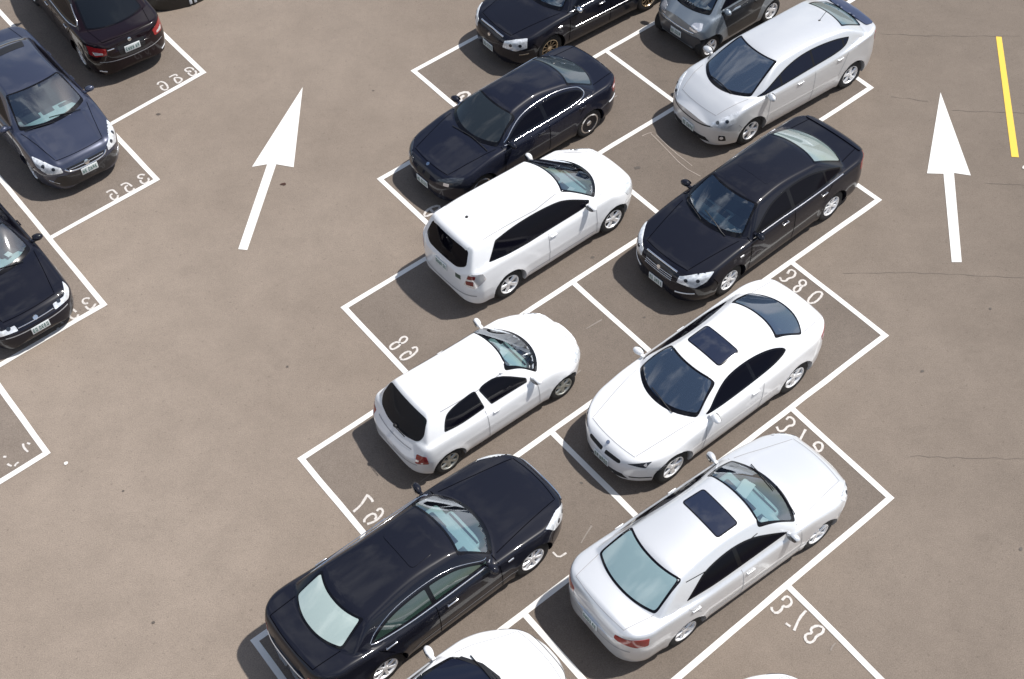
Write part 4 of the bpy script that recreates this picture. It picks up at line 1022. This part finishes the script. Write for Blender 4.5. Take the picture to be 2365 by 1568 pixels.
# ---- 6. silver white saloon, bottom right
S = spec(.885, 2.26, -2.44, 2.67, .315, .77, (.88, .665, .965), (.19, .54, 1.335), (-1.23, .53, 1.33), (-1.82, .60, 1.04), 1.42, zt=1.035, zcowl=.97, belt=.965, bows=(.20, .09, .10, .14), side=(.81, .59, 1.33), rc=.04)
S['nose'] = (.70, 2.0, 2.8); S['tail'] = (.5, 2.0, 3.4)
c = Car(S, 'parked_car', 'silver white saloon with dark sunroof and pale aqua rear window at the bottom right', 'car', (2.934, 10.59), 34.28, P_SILVER)
c.windscreen(mat=CLEARA, yw=(.69, .555), clear=True)
c.windscreen(rear=True, mat=REFL_AQUA, yw=(.63, .55), corner=.07)
c.sidewins([(.66, .985), (.40, 1.10), (.05, 1.225), (-.35, 1.27), (-.85, 1.235), (-1.05, 1.15), (-1.30, 1.02), (-.5, .985)], [(-.26, .8), (-1.4, -.33)], T_BLK, rr=.04)
c.finish_body(); c.interior(SEATG, DASHL, paper=[(.70, .2, .92, .30, .2), (.55, -.38, .9, .1, .1)]); c.wheels('fivethin')
c.patch([(x, y, 0) for x, y in roundp([(-.02, -.38), (-.02, .38), (-.44, .39), (-.44, -.39)], .06)], (0, 0, 1), [('sunroof', [(x, y, 0) for x, y in shrink(roundp([(-.02, -.38), (-.02, .38), (-.44, .39), (-.44, -.39)], .06), .02)], SUNROOF), ('sunroof_border', None, FRIT, 0)], off=.004)
c.lamp([('r', .46, .88), ('s', -2.04, .91), ('s', -2.06, .75), ('r', .76, .73), ('r', .46, .79)], (-1, .8, .4), REDL, 'taillight')
c.ribbon('boot_trim', [('r', [(-.50, .83), (0, .84), (.50, .83)], 1)], .035, ALLOY)
c.plate(False, .68, w=.32); c.ribbon('bumper_line', [('r', [(-.70, .60), (0, .60), (.70, .60)], 1)], .02, SEAMW)
c.ribbon('side_moulding', [('s', [(1.0, .46), (-.92, .44)], sy) for sy in (1, -1)], .045, ALLOY, off=.004)
c.ribbon('roof_gutter', [('t', [(.16, .60), (-.5, .635), (-1.2, .59)], sy) for sy in (1, -1)], .012, SEAM)
c.handles([(-.16, .84), (-1.20, .86)], P_SILVER); c.mirrors(.62, .99, P_SILVER); common(c, door_lines(.86, -.30, -1.32, .94))
c.front_lamp(.46, .58, .66, (2.0, .62), (1.78, .76), (1.86, .66), (.70, .56))
c.wipers([((1.05, .45), (.96, -.12)), ((1.07, -.08), (.95, -.6))])

# ---- 7. big black saloon, bottom centre
S = spec(.90, 2.36, -2.46, 2.76, .335, .87, (.76, .655, 1.03), (.22, .54, 1.365), (-1.35, .49, 1.36), (-1.87, .54, 1.12), 1.47, zt=1.11, zcowl=1.0, belt=1.01, bows=(.24, .08, .12, .16), side=(.83, .59, 1.365))
S['dark'] = 1; S['nose'] = (.80, 2.0, 2.6)
c = Car(S, 'parked_car', 'big black saloon with mint coloured rear window and chrome window trim at the bottom', 'car', (-1.464, 10.289), 37.35, P_BLACK)
c.windscreen(mat=CLEARA, yw=(.68, .555), clear=True)
c.windscreen(rear=True, mat=REFL_MINTB, yw=(.57, .51), corner=.05, r1=.03)
GREENW = tint('greenish', (.022, .042, .034), .04, .6, 1, 2.0)
c.sidewins([(.62, 1.035), (.35, 1.16), (.05, 1.255), (-.45, 1.29), (-1.0, 1.265), (-1.32, 1.17), (-1.44, 1.09), (-1.40, 1.055), (-.6, 1.03)], [(-.35, .8), (-1.6, -.43)], GREENW)
c.finish_body(); c.interior(SEATG, DASHL); c.wheels('seven')
c.bar('window_trim', [('s', [(.66, 1.0), (-.5, 1.005), (-1.36, 1.03), (-1.47, 1.07)], sy) for sy in (1, -1)], .022, CHROME, .010)
c.bar('window_trim', [('s', [(.62, 1.06), (.33, 1.19), (.02, 1.285), (-.45, 1.32), (-1.0, 1.295), (-1.35, 1.19), (-1.47, 1.09)], sy) for sy in (1, -1)], .010, CHROME, .006)
c.handles([(-.14, .88), (-1.22, .92)], CHROME, L=.2)
c.front_lamp(.54, .66, .74, (2.0, .66), (1.66, .82), (1.80, .72), (.72, .62))
c.bar('grille_trim', [('f', [(-.50, .73), (0, .76), (.50, .73)], 1)], .05, CHROME, .012)
c.ribbon('sill_trim', [('s', [(1.05, .48), (-.72, .44), (-.90, .36)], sy) for sy in (1, -1)], .016, SEAMW)
c.bar('boot_trim', [('r', [(-.6, .76), (0, .78), (.6, .76)], 1)], .03, CHROME, .008)
c.lamp([('r', .50, .92), ('s', -2.10, .98), ('s', -2.12, .80), ('r', .76, .78), ('r', .52, .80)], (-1, .8, .4), REDL, 'taillight')
c.mirrors(.56, 1.04, P_BLACK, size=1.1); common(c, door_lines(.74, -.40, -1.42, .98)); c.plate(True, .42)
c.patch([(x, y, 0) for x, y in roundp([(.0, -.33), (.0, .33), (-.42, .36), (-.42, -.36)], .08)], (0, 0, 1), [('sunroof', None, P_BLACK)], off=.012)
c.bar('side_repeater', [('s', [(1.00, .84), (.90, .84)], sy) for sy in (1, -1)], .03, CHROME, .01)

# ---- 8. midnight blue saloon, centre
S = spec(.865, 2.14, -2.33, 2.725, .315, .79, (.83, .64, .955), (.25, .53, 1.315), (-1.0, .51, 1.29), (-1.66, .57, 1.02), 1.405, zt=1.01, zcowl=.955, belt=.955, bows=(.22, .08, .12, .18), side=(.79, .565, 1.31), rc=.04)
S['dark'] = 1; S['nose'] = (.62, 2.0, 2.8); S['tail'] = (.55, 2.0, 3.0)
c = Car(S, 'parked_car', 'midnight blue saloon with chrome window line and dish wheels behind the white estate', 'car', (.165, 20.018), 217.4, P_NAVY)
c.windscreen(mat=T_GREYW, yw=(.665, .54), corner=.08)
c.windscreen(rear=True, mat=T_DUSK, yw=(.60, .52), corner=.07)
c.sidewins([(.68, .98), (.40, 1.12), (.10, 1.215), (-.40, 1.25), (-.85, 1.235), (-1.20, 1.16), (-1.30, 1.08), (-1.24, 1.01), (-.5, .985)], [(-.28, .8), (-1.4, -.36)], T_BLK)
c.finish_body(); c.wheels('dish', CHROME, rr=.70)
c.bar('window_trim', [('s', [(.72, .945), (-.5, .955), (-1.22, .975), (-1.325, 1.05), (-1.30, 1.12), (-1.21, 1.20), (-.86, 1.275), (-.40, 1.285), (.08, 1.25), (.40, 1.15), (.70, .99)], sy) for sy in (1, -1)], .020, CHROME, .009)
for sy in (1, -1):
    P = roundp([tuple(c.pt(('f', y, z), sy)) for y, z in ((.03, .66), (.03, .56), (.17, .56), (.20, .61), (.17, .66))], .02, 3); c.patch(P, (1, 0, .4), [('grille', None, BLACKPL)])
c.front_lamp(.36, .58, .66, (1.90, .58), (1.70, .76), (1.80, .66), (.62, .58), mat=DARKLENS, bulbs=(), inner=[([('f', .52, .66), ('f', .62, .66), ('f', .62, .60), ('f', .52, .60)], BRIGHT, 'headlight_reflector')])
c.plate(True, .42); c.emblem(('t', 1.98, 0), .035, (.4, 0, 1)); c.mirrors(.60, .98, P_NAVY)
c.lamp([('s', -1.98, .88), ('r', .56, .88), ('r', .56, .76), ('s', -2.0, .74)], (-1, .9, .3), REDL, 'taillight', inner=[([('s', -2.0, .87), ('s', -2.1, .87), ('s', -2.1, .83), ('s', -2.0, .83)], BRIGHT, 'reversing_lens')])
c.bar('bumper_trim', [('s', [(-1.85, .60), (-2.1, .61)], sy) for sy in (1, -1)], .035, ALLOY, .008)
c.handles([(-.12, .84), (-1.16, .86)], P_NAVY); common(c, door_lines(.78, -.32, -1.30, .93)); c.wipers([((1.02, .2), (1.10, -.35)), ((1.04, .62), (1.02, .15))])

# ---- 9. tiny two seater, silver blue and black
S = spec(.755, 1.22, -1.26, 1.812, .28, .80, (.86, .55, 1.02), (.35, .48, 1.47), (-.72, .47, 1.46), (-1.02, .52, 1.06), 1.545, hatch=True, front=[(1.02, .96), (1.10, .86), (1.16, .76), (1.20, .62), (1.22, .48)], zcowl=1.02, belt=.98, bows=(.16, .08, .05, .06), side=(.68, .53, 1.46), rc=.04)
S['nose'] = (.30, 2.2, 3.2); S['tail'] = (.3, 2.0, 3.0)
c = Car(S, 'parked_car', 'tiny two seater with silver frame and black doors at the top edge', 'car', (4.715, 23.51), 217.1, P_SMART)
c.windscreen(mat=CLEARA, yw=(.575, .49), clear=True)
c.sidewins([(.66, 1.04), (.45, 1.22), (.2, 1.38), (-.4, 1.40), (-.72, 1.34), (-.80, 1.05)], [(-.5, .8), (-1, -.56)], T_BLK)
BLKGL = pmat('gloss_black_panel', (.012, .013, .016), .3, coat=.6)
for sy in (1, -1):
    c.patch([(x, 0, z) for x, z in roundp([(.66, 1.0), (.50, .60), (.40, .30), (-.42, .30), (-.50, .62), (-.80, 1.0)], .06)], (0, sy, 0), [('door', None, BLKGL)], off=.006)
c.patch([tuple(c.pt(('r', y, z))) for y, z in roundp([(-.46, 1.12), (-.42, 1.36), (.42, 1.36), (.46, 1.12)], .06)], (-1, 0, .5), [('rear_window', None, T_BLK)], off=.006)
c.finish_body(); c.interior(SEATD, DASHL, rear=False); c.wheels('five')
c.patch([tuple(c.pt(('f', y, z))) for y, z in roundp([(-.60, .56), (.60, .56), (.66, .30), (-.66, .30)], .05)], (1, 0, 0), [('bumper', None, pmat('bumper_grey', (.05, .055, .065), .35, coat=.4))], off=.010)
c.bar('grille_trim', [('f', [(-.46, .62), (0, .60), (.46, .62)], 1)], .04, CHROME, .01); c.plate(True, .44, w=.3)
c.lamp([('f', .34, .70), ('f', .40, .84), ('f', .56, .86), ('f', .60, .74), ('f', .50, .67)], (1, .3, .6), BRIGHT, 'headlight')
c.patch([tuple(c.pt(('t', x, y))) for x, y in roundp([(.99, -.14), (.99, .22), (.93, .24), (.93, -.14)], .02)], (.2, 0, 1), [('air_vent', None, BLACKPL)])
c.mirrors(.55, 1.02, P_SMART); c.handles([(-.35, .86)], BLACKPL, L=.12)

# ---- 10. black saloon, top centre
S = spec(.89, 2.33, -2.43, 2.70, .32, .84, (.92, .65, .97), (.40, .53, 1.37), (-1.0, .51, 1.37), (-1.72, .60, 1.02), 1.45, zt=1.02)
S['dark'] = 1
c = Car(S, 'parked_car', 'black saloon with chrome grille and dark spoked wheel at the top centre', 'car', (1.737, 24.03), 214.64, P_BLACK)
c.windscreen(mat=CLEARA, yw=(.67, .54), clear=True); c.windscreen(rear=True, mat=REFL_TEAL, yw=(.62, .53))
c.sidewins([(.74, .99), (.42, 1.18), (.12, 1.29), (-.45, 1.33), (-.98, 1.28), (-1.5, 1.03)], [(-.20, .9), (-1.6, -.28)], T_BLK)
c.finish_body(); c.interior(SEATB, DASHL); c.wheels('ten', BRASS)
c.front_lamp(.44, .58, .72, (2.08, .64), (1.88, .78), (1.94, .62), (.70, .56), bulbs=((.35, 0), (.7, 0)))
P = [c.pt(('f', y, z)) for y, z in ((-.36, .75), (.36, .75), (.28, .58), (-.28, .58))]
g = c.patch([tuple(p) for p in P], (1, 0, .3), [('grille', None, GRILLE)])[0]
c.bar('grille_trim', [('f', [(-.38, .765), (0, .78), (.38, .765)], 1)], .035, CHROME, .012, g); c.emblem(('f', 0, .66), .04)
c.plate(True, .40); c.bar('side_moulding', [('s', [(.72, .60), (-1.0, .60)], sy) for sy in (1, -1)], .022, CHROME, .008)
c.bar('side_repeater', [('s', [(1.14, .76), (1.05, .76)], sy) for sy in (1, -1)], .04, CHROME, .012)
c.bar('bumper_trim', [('s', [(1.9, .47), (2.08, .46)], sy) for sy in (1, -1)], .018, BRASS, .008)
c.mirrors(.62, 1.0, CHROME); c.handles([(.0, .86), (-1.0, .86)], CHROME); common(c, door_lines(.84, -.24, -1.26, .96))
c.bar('window_trim', [('s', [(.80, .955), (-1.5, .985)], sy) for sy in (1, -1)], .02, CHROME, .008)

# ---- 11. slate blue saloon, left
S = spec(.88, 2.20, -2.30, 2.60, .315, .84, (.95, .66, 1.0), (.30, .54, 1.395), (-1.0, .52, 1.385), (-1.62, .60, 1.06), 1.475, zt=1.06, belt=1.0, bows=(.22, .09, .1, .15))
S['crease'] = .014; S['dark'] = 1
c = Car(S, 'parked_car', 'slate blue saloon with visible steering wheel facing down right at the left edge', 'car', (-9.262, 21.22), 306.6, P_BLUE)
c.windscreen(mat=CLEARA, yw=(.69, .555), clear=True); c.windscreen(rear=True, mat=REFL_TEAL, yw=(.63, .54))
c.sidewins([(.76, 1.02), (.42, 1.20), (.12, 1.32), (-.45, 1.36), (-.98, 1.31), (-1.45, 1.06)], [(-.20, .9), (-1.6, -.28)], T_BLK)
c.finish_body(); c.interior(SEATG, DASHL, rhd=-1); c.wheels('seven')
c.front_lamp(.48, .62, .72, (1.88, .66), (1.58, .80), (1.76, .72), (.72, .60))
P = [c.pt(('f', y, z)) for y, z in ((-.40, .68), (.40, .68), (.34, .585), (-.34, .585))]
g = c.patch([tuple(p) for p in P], (1, 0, .3), [('grille', None, GRILLE)])[0]
c.bar('grille_trim', [('f', [(-.44, .665), (-.34, .575), (.34, .575), (.44, .665)], 1)], .03, CHROME, .012, g); c.bar('grille_slat', [('f', [(-.36, .64), (.36, .64)], 1)], .015, CHROME, .008, g); c.emblem(('f', 0, .64), .05)
P = [c.pt(('f', y, z)) for y, z in roundp([(-.60, .55), (.60, .55), (.70, .38), (.55, .27), (-.55, .27), (-.70, .38)], .05)]; c.patch([tuple(p) for p in P], (1, 0, 0), [('bumper_skirt', None, pmat('bumper_black', (.012, .012, .015), .3, coat=.6))], off=.006)
c.plate(True, .50, w=.34); c.bar('bumper_trim', [('f', [(.60, .36), (.74, .44)], sy) for sy in (1, -1)], .02, CHROME, .008)
c.mirrors(.74, 1.02, P_BLUE); c.handles([(.02, .88), (-1.0, .88)], P_BLUE); common(c, door_lines(.86, -.22, -1.24, .98)); c.wipers([((1.16, .5), (1.06, -.1)), ((1.18, -.06), (1.02, -.62))])
c.patch([(x, y, 0) for x, y in roundp([(-.80, -.40), (-.80, .40), (-1.02, .44), (-1.02, -.44)], .03)], (0, 0, 1), [('roof_visor', None, BLACKPL)], off=.006)

# ---- 12. black saloon at the left edge
S = spec(.84, 2.13, -2.2, 2.50, .30, .76, (.85, .63, .94), (.28, .52, 1.32), (-.9, .50, 1.31), (-1.55, .58, 1.0), 1.39, zt=.99, belt=.95)
S['dark'] = 1; S['nose'] = (.45, 2.2, 3.4)
c = Car(S, 'parked_car', 'black saloon with pale windscreen cut off by the left edge below the slate blue one', 'car', (-9.52, 17.20), 308.4, P_BLACK)
c.windscreen(mat=CLEARA, yw=(.66, .53), clear=True); c.windscreen(rear=True, mat=REFL_TEAL, yw=(.60, .51))
c.sidewins([(.66, .96), (.40, 1.12), (.10, 1.24), (-.45, 1.28), (-.9, 1.24), (-1.38, 1.0)], [(-.20, .9), (-1.6, -.28)], T_BLK)
c.finish_body(); c.interior(SEATB, DASHL, paper=[(.72, -.2, .9, .3, .12), (.66, .3, .9, .12, .1)]); c.wheels('five')
c.front_lamp(.36, .57, .66, (1.98, .60), (1.72, .74), (1.86, .64), (.66, .56))
c.plate(True, .44, w=.34); c.bar('grille_trim', [('f', [(-.34, .60), (.34, .60)], 1)], .02, CHROME, .010); c.emblem(('f', 0, .63), .045)
c.ribbon('bumper_line', [('f', [(-.6, .50), (.6, .50)], 1)], .02, SEAMW)
c.mirrors(.70, .96, P_BLACK); c.handles([(.0, .84)], P_BLACK); common(c, door_lines(.80, -.24, -1.2, .93)); c.wipers([((1.05, .4), (.95, -.2))])

# ---- 13. black and maroon saloon, top left, seen from behind
S = spec(.89, 2.30, -2.36, 2.76, .325, .76, (.90, .65, .98), (.35, .54, 1.37), (-.95, .52, 1.36), (-1.68, .60, 1.06), 1.45, zt=1.05, bows=(.22, .09, .14, .20))
S['dark'] = 1; S['tail'] = (.55, 2.0, 3.2)
c = Car(S, 'parked_car', 'black and maroon saloon seen from behind with white plate at the top left', 'car', (-8.80, 24.74), 123.0, P_MAROON)
c.windscreen(mat=T_GREY, yw=(.67, .55)); c.windscreen(rear=True, mat=T_GREY, yw=(.63, .53))
c.sidewins([(.70, 1.0), (.42, 1.16), (.12, 1.28), (-.45, 1.32), (-.98, 1.28), (-1.45, 1.10), (-1.3, 1.03)], [(-.20, .9), (-1.6, -.28)], T_BLK)
c.finish_body(); c.wheels('five')
c.bar('window_trim', [('s', [(.74, .975), (-.5, .985), (-1.30, 1.0), (-1.50, 1.10), (-1.0, 1.31)], sy) for sy in (1, -1)], .02, CHROME, .008)
c.lamp([('r', .52, .90), ('s', -1.98, .96), ('s', -2.02, .76), ('r', .74, .72), ('r', .54, .76)], (-1, .8, .4), REDL, 'taillight', inner=[([('r', .60, .82), ('r', .76, .84), ('r', .74, .76), ('r', .60, .78)], BRIGHT, 'reversing_lens')])
P = [c.pt(('r', y, z)) for y, z in roundp([(-.30, .88), (.30, .88), (.28, .68), (-.28, .68)], .03)]; c.patch([tuple(p) for p in P], (-1, 0, .3), [('plate_recess', None, BLACKPL)])
c.plate(False, .78, w=.34); c.emblem(('r', 0, .93), .04, (-1, 0, .5)); c.handles([(.0, .86), (-1.0, .88)], CHROME); c.mirrors(.70, 1.0, P_MAROON)
c.ribbon('bumper_line', [('r', [(-.7, .60), (0, .58), (.7, .60)], 1)], .014, SEAMW); common(c, door_lines(.84, -.26, -1.26, .98))
c.bar('boot_badge', [('r', [(.36, .86), (.50, .86)], 1)], .025, CHROME, .006); c.bar('exhaust_trim', [('r', [(.62, .34), (.74, .35)], sy) for sy in (1, -1)], .03, ALLOY, .008)

# ---- 14. white car cut off by the bottom edge
S = spec(.86, 2.06, -2.2, 2.50, .315, .76, (.80, .64, 1.0), (.10, .53, 1.39), (-1.2, .50, 1.37), (-1.6, .58, 1.02), 1.46, zt=1.02, belt=.99, bows=(.28, .10, .1, .14))
S['nose'] = (.90, 2.0, 2.2)
c = Car(S, 'parked_car', 'white car with black trimmed windscreen cut off by the bottom edge', 'car', (-1.306, 7.60), 36.3, P_WHITE)
c.windscreen(mat=T_NAVY, yw=(.665, .54), border=.05); c.windscreen(rear=True, mat=T_GREY, yw=(.60, .51))
c.sidewins([(.62, 1.01), (.35, 1.16), (.05, 1.28), (-.45, 1.33), (-.98, 1.28), (-1.4, 1.04)], [(-.26, .9), (-1.6, -.34)], T_BLK)
c.finish_body(); c.wheels('five'); c.mirrors(.55, 1.02, P_WHITE, size=1.1)
c.front_lamp(.46, .60, .66, (1.86, .62), (1.62, .76), (1.74, .66), (.70, .58), mat=DARKLENS, bulbs=())
c.ribbon('bonnet_gap', [('f', [(-.55, .65), (0, .66), (.55, .65)], 1)], .02, SEAM); common(c, door_lines(.80, -.3, -1.26, .96)); c.handles([(-.1, .86)], P_WHITE)
c.patch([(x, y, 0) for x, y in [(1.12, 0), (1.06, .3), (.90, .58), (.82, .58), (.97, .3), (1.03, 0), (.97, -.3), (.82, -.58), (.90, -.58), (1.06, -.3)]], (0, 0, 1), [('cowl_panel', None, BLACKPL)], off=.006)
c.wipers([((1.0, .5), (.98, -.1))])

# ---- 15. white car whose nose only just shows at the bottom edge
S = dict(S)
c = Car(S, 'parked_car', 'rounded white corner of a car just peeking in at the bottom edge below number 378', 'car', (2.37, 6.71), 36.3, P_WHITE)
c.windscreen(mat=T_GREY, yw=(.665, .54)); c.windscreen(rear=True, mat=T_GREY, yw=(.60, .51))
c.sidewins([(.62, 1.01), (.35, 1.16), (.05, 1.28), (-.45, 1.33), (-.98, 1.28), (-1.4, 1.04)], [(-.26, .9), (-1.6, -.34)], T_BLK)
c.finish_body(); c.wheels('five'); c.mirrors(.55, 1.02, P_WHITE)
c.front_lamp(.46, .60, .66, (1.86, .62), (1.62, .76), (1.74, .66), (.70, .58), mat=DARKLENS, bulbs=()); common(c, door_lines(.80, -.3, -1.26, .96))
